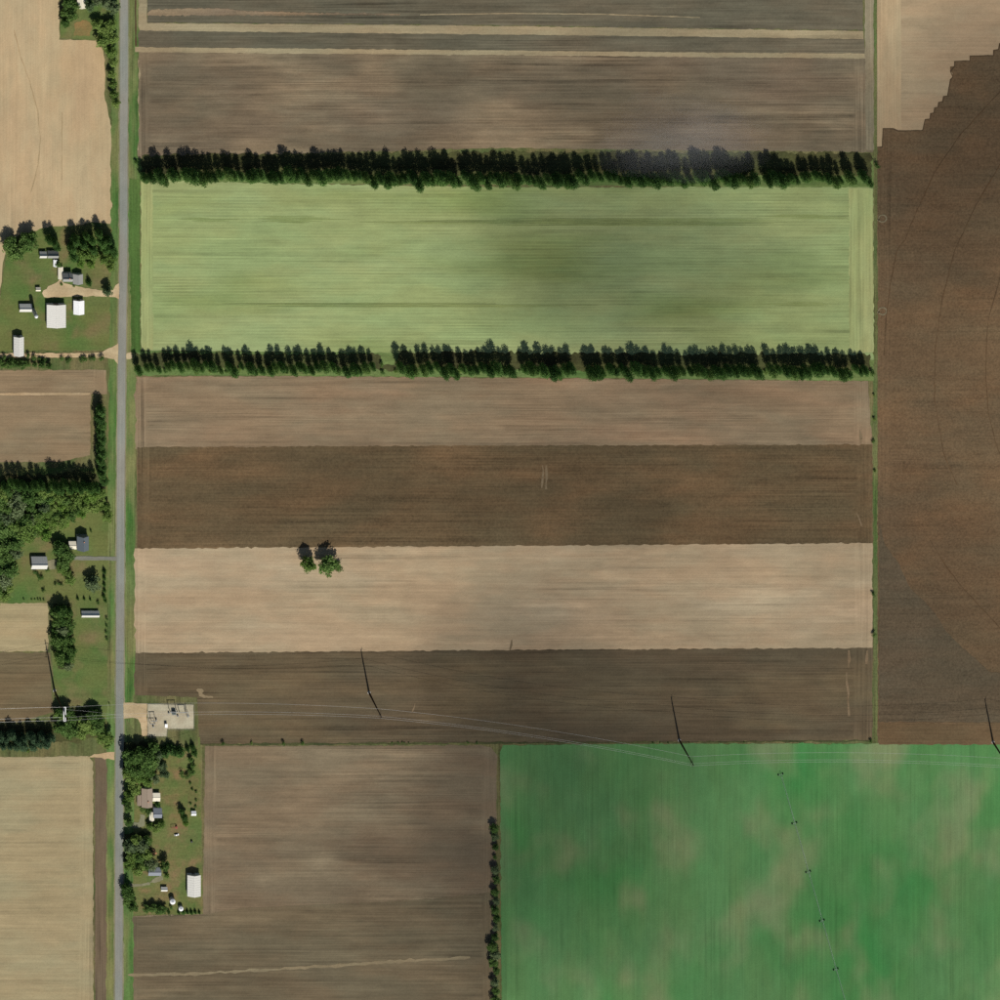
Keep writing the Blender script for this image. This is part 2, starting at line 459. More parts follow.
fm['brown7'] = T('deep_brown_soil', soil(106,90,68), soil(96,82,64), 'x', (0.6, 0.015), 0.16, 0.10, seed=37, alt2=soil(114,96,72), patch_stretch=3.5, ends=(131,869,16), glints=.06)
fm['brown8'] = T('plain_brown_soil', soil(134,115,92), soil(120,102,82), 'x', (0.6, 0.012), 0.13, 0.08, seed=39, alt2=soil(142,122,98), patch_stretch=2.5, ends=(203,496,14), glints=.06)
fm['green9'] = T('young_green_crop', sc(64,134,70), sc(94,138,84), 'y', (0.5, 0.010), 0.07, 0.05, seed=61.0, alt2=sc(126,142,98), patch_stretch=1.3, rows=(5.1, 0.03), soft=1.0)
fm['tan10'] = T('beige_cut_stubble', sc(180,158,126), sc(168,147,116), 'x', (0.6, 0.012), 0.07, 0.06, seed=43, patch_stretch=1.5)
fm['tan10v'] = T('beige_headland', sc(184,164,129), sc(176,155,121), 'y', (0.6, 0.015), 0.08, 0.05, seed=44, patch_stretch=3.0)
fm['brown11'] = T('reddish_brown_stubble', soil(114,91,67), soil(104,84,63), 'x', (0.6, 0.011), 0.08, 0.28, seed=47, alt2=soil(117,90,65), patch_stretch=1.6, ends=(878,2000,14))
fm['brown12'] = T('grey_brown_stubble', soil(104,88,70), soil(96,82,64), 'x', (0.6, 0.012), 0.08, 0.26, seed=49, patch_stretch=1.5)
fm['brown11b'] = T('brown_headland', soil(116,94,70), soil(108,86,62), 'x', (0.6, 0.02), 0.12, 0.16, seed=50, patch_stretch=3.0)
fm['west2'] = T('mauve_brown_soil', soil(158,134,106), soil(142,120,94), 'x', (0.6, 0.02), 0.12, 0.07, seed=51, patch_stretch=3.0, ends=(-400,106,12))
fm['west3t'] = T('pale_stubble_corner', soil(182,158,122), soil(170,148,112), 'x', (0.6, 0.02), 0.10, 0.06, seed=53, patch_stretch=3.0)
fm['west3b'] = T('umber_soil', soil(122,104,78), soil(112,96,72), 'x', (0.6, 0.02), 0.12, 0.09, seed=55, patch_stretch=3.0)
fm['west4'] = T('golden_stubble', soil(173,154,120), soil(164,146,113), 'x', (0.6, 0.014), 0.09, 0.06, rows=(4.3, 0.02), seed=57, patch_stretch=4.0, ends=(-400,94,14))
fm['west5'] = T('dark_tilled_strip', soil(120,102,82), soil(108,92,74), 'y', (0.6, 0.02), 0.18, 0.07, seed=59, patch_stretch=5.0)
fm['track'] = T('pale_wheel_track', sc(184,162,128), sc(170,148,114), 'x', (0.5, 0.05), 0.05, 0.12, seed=63)
fm['stubtrack'] = T('stubble_track', sc(178,154,116), sc(170,148,112), 'y', (0.5, 0.05), 0.05, 0.12, seed=68)
fm['ttrack'] = T('faint_scrape', sc(134,117,92), sc(124,107,82), 'x', (0.5, 0.05), 0.05, 0.2, seed=70)
fm['ftrack'] = T('faint_pale_track', sc(142,122,94), sc(132,112,86), 'x', (0.5, 0.05), 0.05, 0.12, seed=64)
fm['atrack'] = T('wheel_rut', sc(88,70,50), sc(98,78,55), 'x', (0.5, 0.05), 0.1, 0.2, seed=69)
fm['furrow_and_shade'] = T('dark_furrow_and_ditch_shade', sc(78,64,46), sc(88,72,52), 'x', (0.5, 0.05), 0.05, 0.15, seed=65)  # furrow brown, also used for the painted ditch shadow by the road
fm['greytrack'] = T('grey_track', sc(134,128,104), sc(126,118,92), 'x', (0.5, 0.1), 0.05, 0.12, seed=66)

S = sheet
# --- east of the road, top to bottom
S('field', [(147,-400),(863,-400),(863,30.5),(600,27),(510,25.5),(300,23.5),(147,22.5)], fm['topdark'], Z1, 'dark grey-brown tilled field cut by the photo top edge')
S('field', [(147,13.5),(152,9.5),(200,8),(225,8.5),(240,10.5),(300,12.5),(400,13.6),(400,15.4),(300,15.2),(147,15.6)], fm['rust'], Z2+.02, 'ragged rusty strip at left in the uppermost dark field', 'strip', 2.2, .38)
S('field', [(420,14.2),(510,12.8),(600,13.6),(700,17),(700,17.8),(600,14.6),(510,13.8),(420,15.1)], fm['toptan'], Z2, 'hairline pale strip in the uppermost dark field', 'strip', 4, .15)
S('field', [(137.5,-400),(146.6,-400),(147,23),(300,24),(510,26),(600,27.4),(863.5,31),(863.5,39),(600,35.5),(510,34.5),(300,32.5),(138,30.5)], fm['toptan'], Z1+.03, 'upper of two long pale straw strips with a bend at the road', 'strip', 4, 0.22)
S('field', [(136,29),(300,31),(510,33),(864,38),(865,55),(510,52),(300,50),(136,48)], fm['topdark'], Z1, 'wide dark strip between two pale straw strips', 'strip', 4, .3)
S('field', [(135,47),(300,48.5),(510,50.5),(700,52.3),(866,53.6),(866,58.4),(700,57),(510,55),(300,53.6),(135,52)], fm['toptan'], Z2, 'lower of two long pale straw strips above the greyish brown field', 'strip', 4, 0.25)
S('field', [(863,-400),(873.4,-400),(873.8,150),(866,150),(865,58)], fm['toptan2'], Z2+.03, 'greyish pale headland at the far end of the striped field', 'strip', 4, .35)
S('field', [(134,51),(500,53),(871,56.5),(873,152),(500,148),(133,158)], fm['brown2'], Z1, 'greyish brown bare field above the upper windbreak')
S('grass_strip', [(130,160),(160,156),(873,156),(874,188),(130,182)], M['strip'], Z1+.03, 'green grass strip under the upper windbreak', 'grass')
S('shade_sheet', [(142,156),(200,154),(500,152),(870,153),(872,177),(500,177),(142,174)], M['tree_shade'], Z3, 'dark painted shade on the ground beneath the upper windbreak', 'tree_shade', 3, 1.1)  # dark sheet paints the windbreak's shade onto the grass
S('field', [(141,180),(300,184),(500,187),(700,187),(873,187),(873.5,360),(500,354),(141,350)], fm['crop'], Z2, 'pale green row crop between the two windbreaks')
S('field', [(141,180),(153,181),(153,350),(141,350)], fm['crop_v'], Z3, 'headland rows at the road end of the pale green crop', 'crop strip')
S('field', [(849,188),(873,188),(873.5,352),(849,352)], fm['crop_v'], Z3, 'headland rows at the far end of the pale green crop', 'crop strip')
S('grass_strip', [(129.5,178),(140,180),(140,352),(131,352)], M['deep_verge'], Z3, 'deep green grass strip beside the pale green crop', 'grass')
S('grass_strip', [(131,351),(500,353),(874,354),(874,381),(500,377),(131,375)], M['strip'], Z1+.03, 'green grass strip under the lower windbreak', 'grass')
S('shade_sheet', [(135,353),(378,354),(384,365),(394,365),(400,352),(870,354),(871,371),(500,370.5),(135,368)], M['tree_shade'], Z3, 'dark painted shade on the ground beneath the lower windbreak', 'tree_shade', 3, 1.1)
S('shade_sheet', [(-20,476),(52,474),(90,470),(104,474),(106,488),(60,500),(30,530),(14,560),(-20,600)], M['tree_shade'], Z3, 'dark painted shade under the middle left wood', 'tree_shade', 3, 1.6)  # this and the sheets below paint shade under the woods
S('shade_sheet', [(53,604),(72,603),(75,640),(72,668),(58,668),(52,640)], M['tree_shade'], Z3, 'dark painted shade under the belt left of the worn lawn', 'tree_shade', 3, 1.0)
S('shade_sheet', [(-20,726),(52,722),(58,706),(98,708),(108,738),(70,742),(-20,748)], M['tree_shade'], Z3, 'dark painted shade under the lower left wood', 'tree_shade', 3, 1.4)
S('shade_sheet', [(124,742),(150,742),(150,770),(134,780),(124,780)], M['tree_shade'], Z3, 'dark painted shade under the upper homestead trees', 'tree_shade', 3, 1.0)
S('shade_sheet', [(124,834),(152,832),(152,866),(124,868)], M['tree_shade'], Z3, 'dark painted shade under the lower homestead grove', 'tree_shade', 3, 1.0)
S('field', [(133,377),(300,376),(500,378),(868,381),(872.6,446),(500,447.5),(133,449)], fm['brown4'], Z1, 'pinkish brown bare field below the lower windbreak')
S('field', [(137,447),(500,445.5),(872.6,444.5),(872.6,546),(500,549),(137,551)], fm['brown5'], Z1+.02, 'dark brown field below the pinkish brown field')
S('field', [(132,548.5),(500,546),(872.6,543),(872.6,647.6),(500,650),(132,653)], fm['tan6'], Z1+.03, 'beige stubble field with two trees at its upper edge')
S('field', [(131,650),(500,647.5),(872.4,645),(872.4,740.4),(500,742.6),(200,744),(197,699),(132,696)], fm['brown7'], Z1+.02, 'deep brown field crossed by the power line')
S('field', [(205,746),(480,745),(491,747),(497,755),(496.5,812),(491,1400),(126,1400),(129,916),(203,914)], fm['brown8'], Z1, 'brown bare field left of the hedgerow')
S('field', [(127,917),(205,914.5),(240,908),(330,904),(400,901),(440,898),(484,893),(492,893),(491,1400),(126,1400)], fm['dark8'], Z1+.03, 'slightly darker lower part of the brown field left of the hedgerow', 'field')
S('field', [(500,752),(503,745),(700,743.5),(1400,744),(1400,1400),(504,1400)], fm['green9'], Z1+.03, 'mottled young green crop at lower right')
# --- east side beyond the grass lane
ZZ = [(877,-400),(1400,-400),(1400,40),(999,43),(998,49),(993,50),(993,55),(969.5,55.5),(969.5,60.5),(954,61),(954,66),(950,66.5),(950,71),(952.5,73),(952,77.5),(950,79),(947,95.5),(943,96),(942,101.5),(938,102),(937.5,107),(934,107.5),(933.5,112.5),(930,113),(929.5,118.5),(925,119),(924,124.5),(922,130),(898,130.5),(893,128),(882.5,128),(882,146.5),(877,147)]
S('field', ZZ, fm['tan10'], Z2, 'beige cut stubble with stepped edge at upper right', 'field', 30, 0)
S('field', [(877.5,-400),(901,-400),(901,129.5),(893,128),(882.5,128),(882,146),(877.5,146.5)], fm['tan10v'], Z3, 'paler headland strip at left of the upper right stubble', 'field', 30, .2)
S('field', [(877.5,100),(900,90),(1000,-20),(1400,-400),(1400,742),(878,744)], fm['brown11'], Z1, 'reddish brown field at the right edge')
S('field', [(879,520),(885,545),(898,562),(907,582),(912,590),(925,602),(935,613),(945,630),(960,645),(975,658),(990,672),(1400,720),(1400,722),(879,722)], fm['brown12'], Z2, 'darker wedge of stubble beyond the lane')
S('field', [(879,722.5),(1400,722.5),(1400,744.5),(879,744.5)], fm['brown11b'], Z2+.03, 'brown headland above the green crop at right', 'field')
S('grass_lane', [(873.6,-400),(876.6,-400),(877.2,744),(873.4,744)], M['lane'], Z1+.02, 'narrow green grass lane between middle fields and right field', 'grass')
# --- west of the road
S('field', [(-400,-400),(58.5,-400),(59,39.5),(96,40.5),(103,50),(105,60),(105,100),(110,120),(113,150),(112.5,224),(92,222),(10,238),(3,262),(-1,300),(-400,300)], fm['stubbleW'], Z1, 'wide tan stubble field at upper left')
S('field', [(-400,371),(106,370),(107,394),(91,394),(90,455),(60,462),(-400,464)], fm['west2'], Z1, 'mauve brown field left of the road below the farm lane')
S('field', [(-400,606),(48,603),(48,651.5),(-400,651.5)], fm['west3t'], Z1, 'small pale stubble corner at the left edge')
S('field', [(-400,652.5),(50,652.5),(51.5,690),(53,712),(20,722),(-400,726)], fm['west3b'], Z1, 'small umber field at the left edge')
S('field', [(-400,758),(40,757),(88,756),(93,762),(94,1400),(-400,1400)], fm['west4'], Z1, 'golden stubble field at lower left')
S('field', [(95,756),(110,757),(108,1400),(95,1400)], fm['west5'], Z1+.02, 'dark tilled strip between golden stubble and road', 'strip')
S('lawn', [(5,262),(12,238),(50,226),(112,226),(118,240),(118,350),(0,351),(-400,351),(-400,300),(0,300)], M['lawn'], Z1+.02, 'mown lawn of the farmyard with the big barn', 'lawn')
S('lawn', [(52,468),(116,468),(114,698),(112,756),(54,700),(50,604),(-400,604),(-400,470)], M['lawn'], Z1-.02, 'lawn around the house with the slate roof', 'lawn')
S('lawn', [(126,738),(200,737),(203,914),(128,915)], M['lawn_dry'], Z1+.04, 'lawn of the homestead below the substation', 'lawn')
S('lawn', [(60,-30),(118,-30),(112,38),(96,40),(60,38)], M['lawn'], Z1+.02, 'lawn of the wooded plot at the top left', 'lawn')
S('soil_patch', [(74,24),(86,20),(92,26),(90,36),(74,36)], field_mat('worn_lawn', sc(150,120,76), sc(128,116,72), 'x', (.5,.08), .05, .15, seed=71), Z2, 'worn brown patch on the upper left lawn', 'soil', 3, .8)
M['worn'] = field_mat('worn_brown_grass', sc(120,110,74), sc(104,110,64), 'x', (.5,.06), .05, .18, seed=72)
S('soil_patch', [(187,776),(198,778),(199,812),(188,808)], M['worn'], Z3, 'worn brown garden plot by the field edge', 'soil', 2, 1.2)
# --- the road
road_line = [(126,-400),(124,0),(123.4,250),(121.6,380),(120.6,500),(120,650),(119.2,800),(118.6,1000),(118.3,1400)]
ribbon('verge', [(x+1, y) for x, y in road_line], 27, M['verge'], Z1+.05, 'grass verges along both sides of the road', 'grass', .6)
ribbon('road_shoulder', road_line, 10.0, M['shoulder'], Z3, 'gravelly shoulders of the road', 'road', .3)
ribbon('road', road_line, 7.5, M['road'], Z4, 'straight grey asphalt road running top to bottom', 'road', .08)
# --- drives and yards
S('gravel_yard', [(42,293),(48,286),(57,282),(60,279),(64,283),(72,285),(82,287),(92,289),(104,291),(113,290),(115.5,285),(118.8,283),(119,299),(115,297),(105,296.5),(90,296),(70,296.5),(55,297),(44,297)], M['gravel'], Z4, 'tan gravel yard and drive of the upper left farm', 'drive', 3, .35)
S('gravel_lane', [(-400,352.5),(40,353),(90,353),(102,352),(112,347),(118.4,343),(118,364),(114,359),(106,357.5),(40,357.5),(-400,357.5)], M['gravel'], Z4, 'tan gravel lane below the farmyard meeting the road', 'drive', 3, .3)
S('field_entrance', [(126.5,353),(131,352),(132.5,356),(131,359),(126.3,359)], M['gravel'], Z4, 'short gravel field entrance opposite the farm lane', 'drive', 3, .3)
S('driveway', [(73,556),(116.6,556.5),(116.6,560.5),(73,560)], M['asphalt_drive'], Z4, 'grey driveway to the slate-roofed house', 'drive', 4, .15)
S('gravel_pad', [(47,561),(54,559),(58.5,560),(58,569),(49,569.5)], M['shoulder'], Z4, 'pale gravel pad beside the white-roofed shed', 'drive', 2, .3)
S('dirt_pad', [(153,879),(156,877),(162,875.5),(163,879.5),(157,882),(150,882.5)], M['shoulder'], Z4, 'pale dirt pad by the blue shed', 'drive', 2, .3)
S('driveway', [(124,883),(134,884),(150,882.5),(150,885),(134,887),(124,886)], M['shoulder'], Z3+.02, 'worn track from the road to the blue shed', 'drive', 2, .4)
S('driveway', [(123,823),(139,822),(140,814),(145,815),(144.5,826),(138,828),(123,826.5)], M['shoulder'], Z4, 'pale drive beside the brown-roofed house', 'drive', 2, .3)
S('gravel_apron', [(123.5,702.5),(147,703.5),(147.4,736),(142,736),(140.5,724),(138,719),(132,717.5),(123.5,718.5)], M['gravel'], Z4, 'tan gravel apron leading to the substation', 'drive', 3, .25)
S('substation_yard', [(147.6,704),(193.5,704.5),(193.5,728.5),(167,729),(166.5,736),(147.8,736)], M['yard'], Z4+.01, 'pale gravel yard of the electric substation', 'yard', 4, .15)
S('grass_border', [(133,695),(197,697),(198,746),(127,746),(126,719),(140,737),(170,738),(195.5,730),(195.5,703),(133,702)], M['ground'], Z2, 'rough grass border around the substation', 'grass', 3, .3)
S('field_entrance', [(94,754),(114.5,752),(114.5,760),(98,757.5),(88,757)], M['gravel'], Z2, 'sandy corner where the stubble meets the road', 'drive', 3, .4)
# --- tracks and marks in the fields
rb = ribbon
fm['cropdark'] = T('darker_crop_rows', sc(144,158,100), sc(136,150,94), 'x', (0.5, 0.02), 0.10, 0.06, rows=(3.05, 0.085), seed=29, patch_stretch=4.0)
def crop_band(x0, x1, y0, rows_, lab):
    m = MB()
    for k in range(rows_):
        yc = y0+(k-(rows_-1)/2)*1.5
        for q in range(2 if x1-x0 > 200 else 1):
            w_ = (x1-x0)*(1-abs(k-(rows_-1)/2)/max(1, rows_)*1.1)*R.uniform(.55, 1.0)
            cx = R.uniform(x0+w_/2, x1-w_/2) if x1-x0 > w_ else (x0+x1)/2
            n = max(2, int(w_/8)); base = len(m.v)
            for i in range(n+1):
                x = cx-w_/2+w_*i/n; hw = .62*min(1, 4*min(i, n-i)/n+.12)*R.uniform(.6, 1.2)
                yy = yc+R.uniform(-.12, .12)
                m.v += [tuple(P(x, yy-hw, Z2+.04+.015*k+.1*q)), tuple(P(x, yy+hw, Z2+.04+.015*k+.1*q))]
                if i: m.f.append((base+2*i-1, base+2*i+1, base+2*i, base+2*i-2))
    tag(m.build('crop_band', fm['cropdark']), lab, 'crop strip', kind='structure')
for args in ((176,240,219.5,3,'short dark streak high at left in the pale green crop'),(256,352,219.5,5,'thick dark streak high at left in the pale green crop'),(340,790,222,5,'long dark streak along the upper part of the pale green crop'),(470,640,223,4,'darkest stretch of the upper streak in the pale green crop'),
             (158,600,305,3,'long dark streak along the lower part of the pale green crop'),(740,850,304,3,'dark streak low at right in the pale green crop'),(755,850,216.5,3,'dark streak high at right in the pale green crop')):
    crop_band(*args)
rb('wheel_track', [(1010,84),(1000,92),(960,135),(935,172),(915,215),(905,240),(897,250),(890,285),(886,320),(884,355)], .75, fm['atrack'], Z3, 'outermost curved irrigation wheel track in the right field', 'track')
rb('wheel_track', [(1010,152),(1000,165),(976,205),(955,250),(942,300),(935,350),(934.5,400),(944,455),(957,485)], .75, fm['atrack'], Z3, 'middle curved irrigation wheel track in the right field', 'track')
rb('wheel_track', [(1008,262),(1000,278),(988,320),(985.5,370),(988,410),(995,440),(1006,470)], .75, fm['atrack'], Z3, 'innermost curved irrigation wheel track at the right edge', 'track')
rb('wheel_track', [(930,540),(945,565),(960,585),(1000,628),(1010,638)], .75, fm['atrack'], Z3, 'slanting wheel track toward the right edge low in the brown field', 'track')
rb('ditch_bank', [(877,147.3),(882.3,146.8),(883,128.5),(893,128.6),(898,131),(922.5,130.5),(925,119.5),(930,119),(931,113.3),(934,113),(935,107.8),(938,107.3),(939,102.3),(943,101.8),(944,96.5),(947.5,96),(950.5,79.5),(952.8,77),(950.6,71.5),(954.5,66.5),(955,61.4),(970,61),(970.5,56),(993.5,55.6),(994,50.5),(998.5,49.5),(1000,44),(1030,42)], 1.0, fm['furrow_and_shade'], Z4, 'dark stepped furrow along the upper right stubble edge', 'track', .15)
for cx, cy, w in ((882.5, 218.5, 'upper'), (882.5, 311, 'lower')):
    ring = [(877, cy+1.5), (879.5, cy+1)] + [(cx+4*math.cos(a), cy+3.6*math.sin(a)) for a in [math.pi*0.9+2*math.pi*k/14 for k in range(15)]]
    rb('turning_loop', ring, 1.3, fm['greytrack'], Z3, f'{w} of two small turning loops beside the grass lane', 'track', .12)
S('bare_patch', [(196,690),(198,688),(202,688.4),(204,691),(202,693),(205,695.5),(213,696),(213,698),(204,698),(199,696),(198.5,692.5)], fm['mtrack'], Z3, 'small pale worn patch at the field corner by the substation', 'soil', 2, .35)
rb('wheel_track', [(14,30),(20,55),(30,82),(38,112),(40.5,140),(38,165),(31,192)], .9, fm['stubtrack'], Z2, 'faint curved wheel track in the wide tan stubble', 'track')
rb('wheel_track', [(62,112),(62,180)], .6, fm['stubtrack'], Z2, 'faint straight wheel track in the wide tan stubble', 'track')
rb('wheel_track', [(128,975),(200,973.5),(330,966),(400,961),(470,957.5)], 2.8, fm['mtrack'], Z2+.02, 'pale track across the brown field at the bottom', 'track', .5)
rb('wheel_track', [(-400,395),(60,393.8),(90,393.5)], 2.6, fm['track'], Z3, 'pale straight track across the mauve brown field', 'track', .2)
for k, (x0, y0, x1, y1) in enumerate(((542.5,465,542,488),(546,465,545.6,489),(849,650,848,668),(846,672,849,716),(867,650,866,664),(856,512,862,526),(860,430,861,444),(415,703,412,712),(510,650,512,640))):
    rb('bare_patch', [(x0,y0),((x0+x1)/2+.4,(y0+y1)/2),(x1,y1)], [1.1,2.6,1.3], fm['ttrack'], Z3, ['left stroke of a small pale mark in the dark brown field','right stroke of a small pale mark in the dark brown field','pale scrape at the right end of the beige stubble edge','long pale scrape near the right end of the deep brown field','pale scrape beside the lane at the deep brown field','pale scrape near the right end of the dark brown field','pale scrape at the right end of the pinkish brown field','short pale scrape beside the second power pole','pale scrape at the beige field lower edge'][k], 'soil', .4)
rb('headland', [(136,60),(136.5,150)], 5, fm['toptan'], Z1+.02, 'pale headland at the road end of the greyish brown field', 'strip', 1.2)
rb('field_edge_ditch', [(200,744.5),(500,743),(700,742),(871,741)], 1.6, M['ditch'], Z2+.03, 'thin dark grassy ditch below the power line field', 'ditch', .5)
rb('field_edge_ditch', [(135.4,0),(135.8,46)], 1.6, fm['furrow_and_shade'], Z2, 'painted ditch shadow beside the striped field at the road', 'ditch', .2)  # flat dark strip, the ditch's shadow put into the colour
rb('field_edge_ditch', [(128.6,668),(128.4,702)], 1.2, M['deep_verge'], Z3, 'painted shadow line of a short ditch beside the road above the substation', 'ditch', .3)  # ditch drawn only as its shadow, a darker green line

# ------------------------------------------------------------------ buildings
def roof_to_base(x0, y0, x1, y1, h):
    """rectangle of a roof as seen in the photograph -> rectangle of the walls on the ground"""
    return x0-LX*h, y0-LY*h, x1-LX*h, y1-LY*h

def gable(name, label, cat, rect, eave, rise, ridge, wall, roof, rot=0.0, over=0.45, doors=(), windows=(), seams=0, chimney=None, group=None):
    """rect: roof outline in photo pixels; ridge 'x' or 'y'; doors/windows: (side, position 0..1, width, height, sill)"""
    x0, y0, x1, y1 = roof_to_base(*rect, eave+rise*0.4)
    cx, cy = (x0+x1)/2, (y0+y1)/2
    w, d = x1-x0-2*over, y1-y0-2*over
    t = empty(name, P(cx, cy, 0), rot)
    tag(t, label, cat, group)
    hx, hy = w/2, d/2
    ra = Matrix.Identity(3) if ridge == 'x' else Matrix(((0,-1,0),(1,0,0),(0,0,1)))
    a, b = (hx, hy) if ridge == 'x' else (hy, hx)     # a along the ridge, b across
    T3 = lambda v: tuple(ra @ Vector(v))
    m = MB()
    v = [(-a,-b,0),(a,-b,0),(a,b,0),(-a,b,0),(-a,-b,eave),(a,-b,eave),(a,b,eave),(-a,b,eave),(-a,0,eave+rise),(a,0,eave+rise)]
    m.add([T3(q) for q in v], [(0,1,5,4),(2,3,7,6),(1,2,6,9,5),(3,0,4,8,7),(4,5,9,8),(6,7,8,9),(0,3,2,1)])
    m.build('wall', M[wall], t)
    # roof: two slabs with real thickness and overhang
    m = MB(); th = 0.16; k = rise/b; bo = b+over; ao = a+over; zb = eave-k*over+0.02
    for s in (-1, 1):
        q = [(-ao,s*bo,zb),(ao,s*bo,zb),(ao,0,eave+rise+.02),(-ao,0,eave+rise+.02)]
        q += [(x,y,z+th) for x, y, z in q]
        m.add([T3(p) for p in q], [(0,1,2,3),(7,6,5,4),(0,4,5,1),(1,5,6,2),(2,6,7,3),(3,7,4,0)])
    rf = m.build('roof', M[roof], t)
    m = MB(); m.bar(T3((-ao-.03,0,eave+rise+th+.05)), T3((ao+.03,0,eave+rise+th+.05)), .32); m.build('ridge_cap', M[roof], rf)
    if seams:
        n = max(2, int(2*ao/seams))
        for s in (-1, 1):
            for i in range(1, n):
                x = -ao+2*ao*i/n
                mm = MB(); mm.bar(T3((x,s*(bo-.02),zb+th+.03)), T3((x,s*.05,eave+rise+th+.03)), .09)
                mm.build('roof_seam', M[roof], rf)
    def facade(side, pos, ww):
        # side S N E W in world terms -> centre point and direction
        if side in 'SN':
            y = -hy if side == 'S' else hy
            return (-hx+2*hx*pos, y, (1,0), (0,-1) if side == 'S' else (0,1))
        x = -hx if side == 'W' else hx
        return (x, -hy+2*hy*pos, (0,1), (-1,0) if side == 'W' else (1,0))
    for side, pos, ww, hh in doors:
        x, y, u, n = facade(side, pos, ww)
        q = MB(); q.box(min(x-u[0]*ww/2, x+u[0]*ww/2)-abs(n[0])*.06, min(y-u[1]*ww/2, y+u[1]*ww/2)-abs(n[1])*.06, 0.0,
                        max(x-u[0]*ww/2, x+u[0]*ww/2)+abs(n[0])*.06, max(y-u[1]*ww/2, y+u[1]*ww/2)+abs(n[1])*.06, hh)
        dr = q.build('door', M['door'], t)
        hb = MB(); px = x+n[0]*.1+u[0]*ww*.35; py = y+n[1]*.1+u[1]*ww*.35
        hb.box(px-.05, py-.05, hh*.4, px+.05, py+.05, hh*.4+.25); hb.build('handle', M['galv'], dr)
    for side, pos, ww, hh, sill in windows:
        x, y, u, n = facade(side, pos, ww)
        def slab(w2, z0, z1, pr):
            q = MB()
            return q.box(x-u[0]*w2/2-abs(n[0])*pr, y-u[1]*w2/2-abs(n[1])*pr, z0, x+u[0]*w2/2+abs(n[0])*pr, y+u[1]*w2/2+abs(n[1])*pr, z1)
        f = slab(ww+.2, sill-.1, sill+hh+.1, .05).build('window', M['trim'], t)
        slab(ww, sill, sill+hh, .07).build('pane', M['glass'], f)
    if chimney:
        cxx, cyy = chimney
        q = MB(); q.box(cxx-.45, cyy-.45, eave+rise*.3, cxx+.45, cyy+.45, eave+rise+1.1)
        q.build('chimney', M['brick'], rf)
    return t

# upper left farm
gable('barn', 'large pale grey-white metal barn, widest roof of the upper left farm', 'barn', (47.2,305.2,66.3,328), 4.6, 1.5, 'y', 'wall_white', 'white_metal',
      doors=(('N',.5,5,4),('S',.5,5,4)), windows=(('W',.3,1.4,1,1.6),('W',.7,1.4,1,1.6)), seams=1.9)
gable('shed', 'bright white metal shed right of the large barn', 'shed', (73.8,301,84.6,314.8), 3.6, 1.4, 'y', 'wall_white', 'bright_metal',
      doors=(('N',.5,3.2,2.8),), windows=(('W',.5,1.2,.9,1.4),), seams=1.9)
gable('shed', 'long low pale shed beside the tall silo', 'shed', (19.8,304.6,32.2,312.6), 2.6, 2.6, 'x', 'wall_grey', 'white_metal', doors=(('N',.5,2.4,2.2),))
gable('barn', 'narrow pale barn at the lane hedge in the upper left farm', 'barn', (14.2,337.4,24.4,356.5), 4.6, 1.9, 'y', 'wall_white', 'white_metal', doors=(('N',.5,3.6,3.4),), seams=2.2)
gable('shed', 'tiny shed with pale roof between silo and gravel yard', 'shed', (36,287.6,40.8,291.6), 2.1, 0.9, 'x', 'wall_grey', 'cream', doors=(('N',.5,1.1,1.8),))
gable('outbuilding', 'small white outbuilding at left end of the farmhouse row', 'building', (40,252.2,47.1,258.8), 2.6, 2.4, 'x', 'wall_white', 'white_metal', doors=(('N',.5,1.6,2.0),))
gable('outbuilding', 'longer white outbuilding at right of the farmhouse row', 'building', (48,251.6,58.8,259), 2.8, 2.8, 'x', 'wall_white', 'shingle_grey', doors=(('N',.3,2.2,2.2),), windows=(('N',.7,1.1,.9,1.1),))
gable('outbuilding', 'white lean annex between outbuilding row and garage', 'building', (53.6,260,58,267), 2.6, .9, 'y', 'wall_white', 'bright_metal', doors=(('N',.5,1.1,2.0),))
gable('garage', 'narrow white-roofed garage touching the gravel yard', 'garage', (58.4,267.2,63.4,279.5), 2.8, .9, 'y', 'wall_white', 'cream', doors=(('S',.5,2.6,2.2),))
H = gable('farmhouse', 'grey-roofed farmhouse beside the gravel yard in the upper left farm', 'house', (63.2,274.2,73.2,282.6), 4.6, 3.0, 'x', 'wall_white', 'shingle_grey',
      doors=(('S',.4,1.1,2.1),), windows=(('N',.25,1,1.3,1.0),('N',.6,1,1.3,1.0),('W',.5,1,1.3,1.0)), chimney=(1.5,.6))
# east wing of the farmhouse, part of the same house
def wing(parent, px_rect, eave, rise, ridge, wall, roof):
    tmp = gable('wing_tmp', 'wing', 'house', px_rect, eave, rise, ridge, wall, roof)
    loc = tmp.location.copy()
    for ch in [c for c in tmp.children]:
        ch.parent = parent
        ch.location = loc - parent.location
        if ch.name.startswith('wall'): ch.name = 'wing_wall'
        elif ch.name.startswith('roof'): ch.name = 'wing_roof'
    bpy.data.objects.remove(tmp)
wing(H, (73.4,274.6,83.4,284.6), 3.4, 2.0, 'y', 'wall_white', 'shingle_grey')

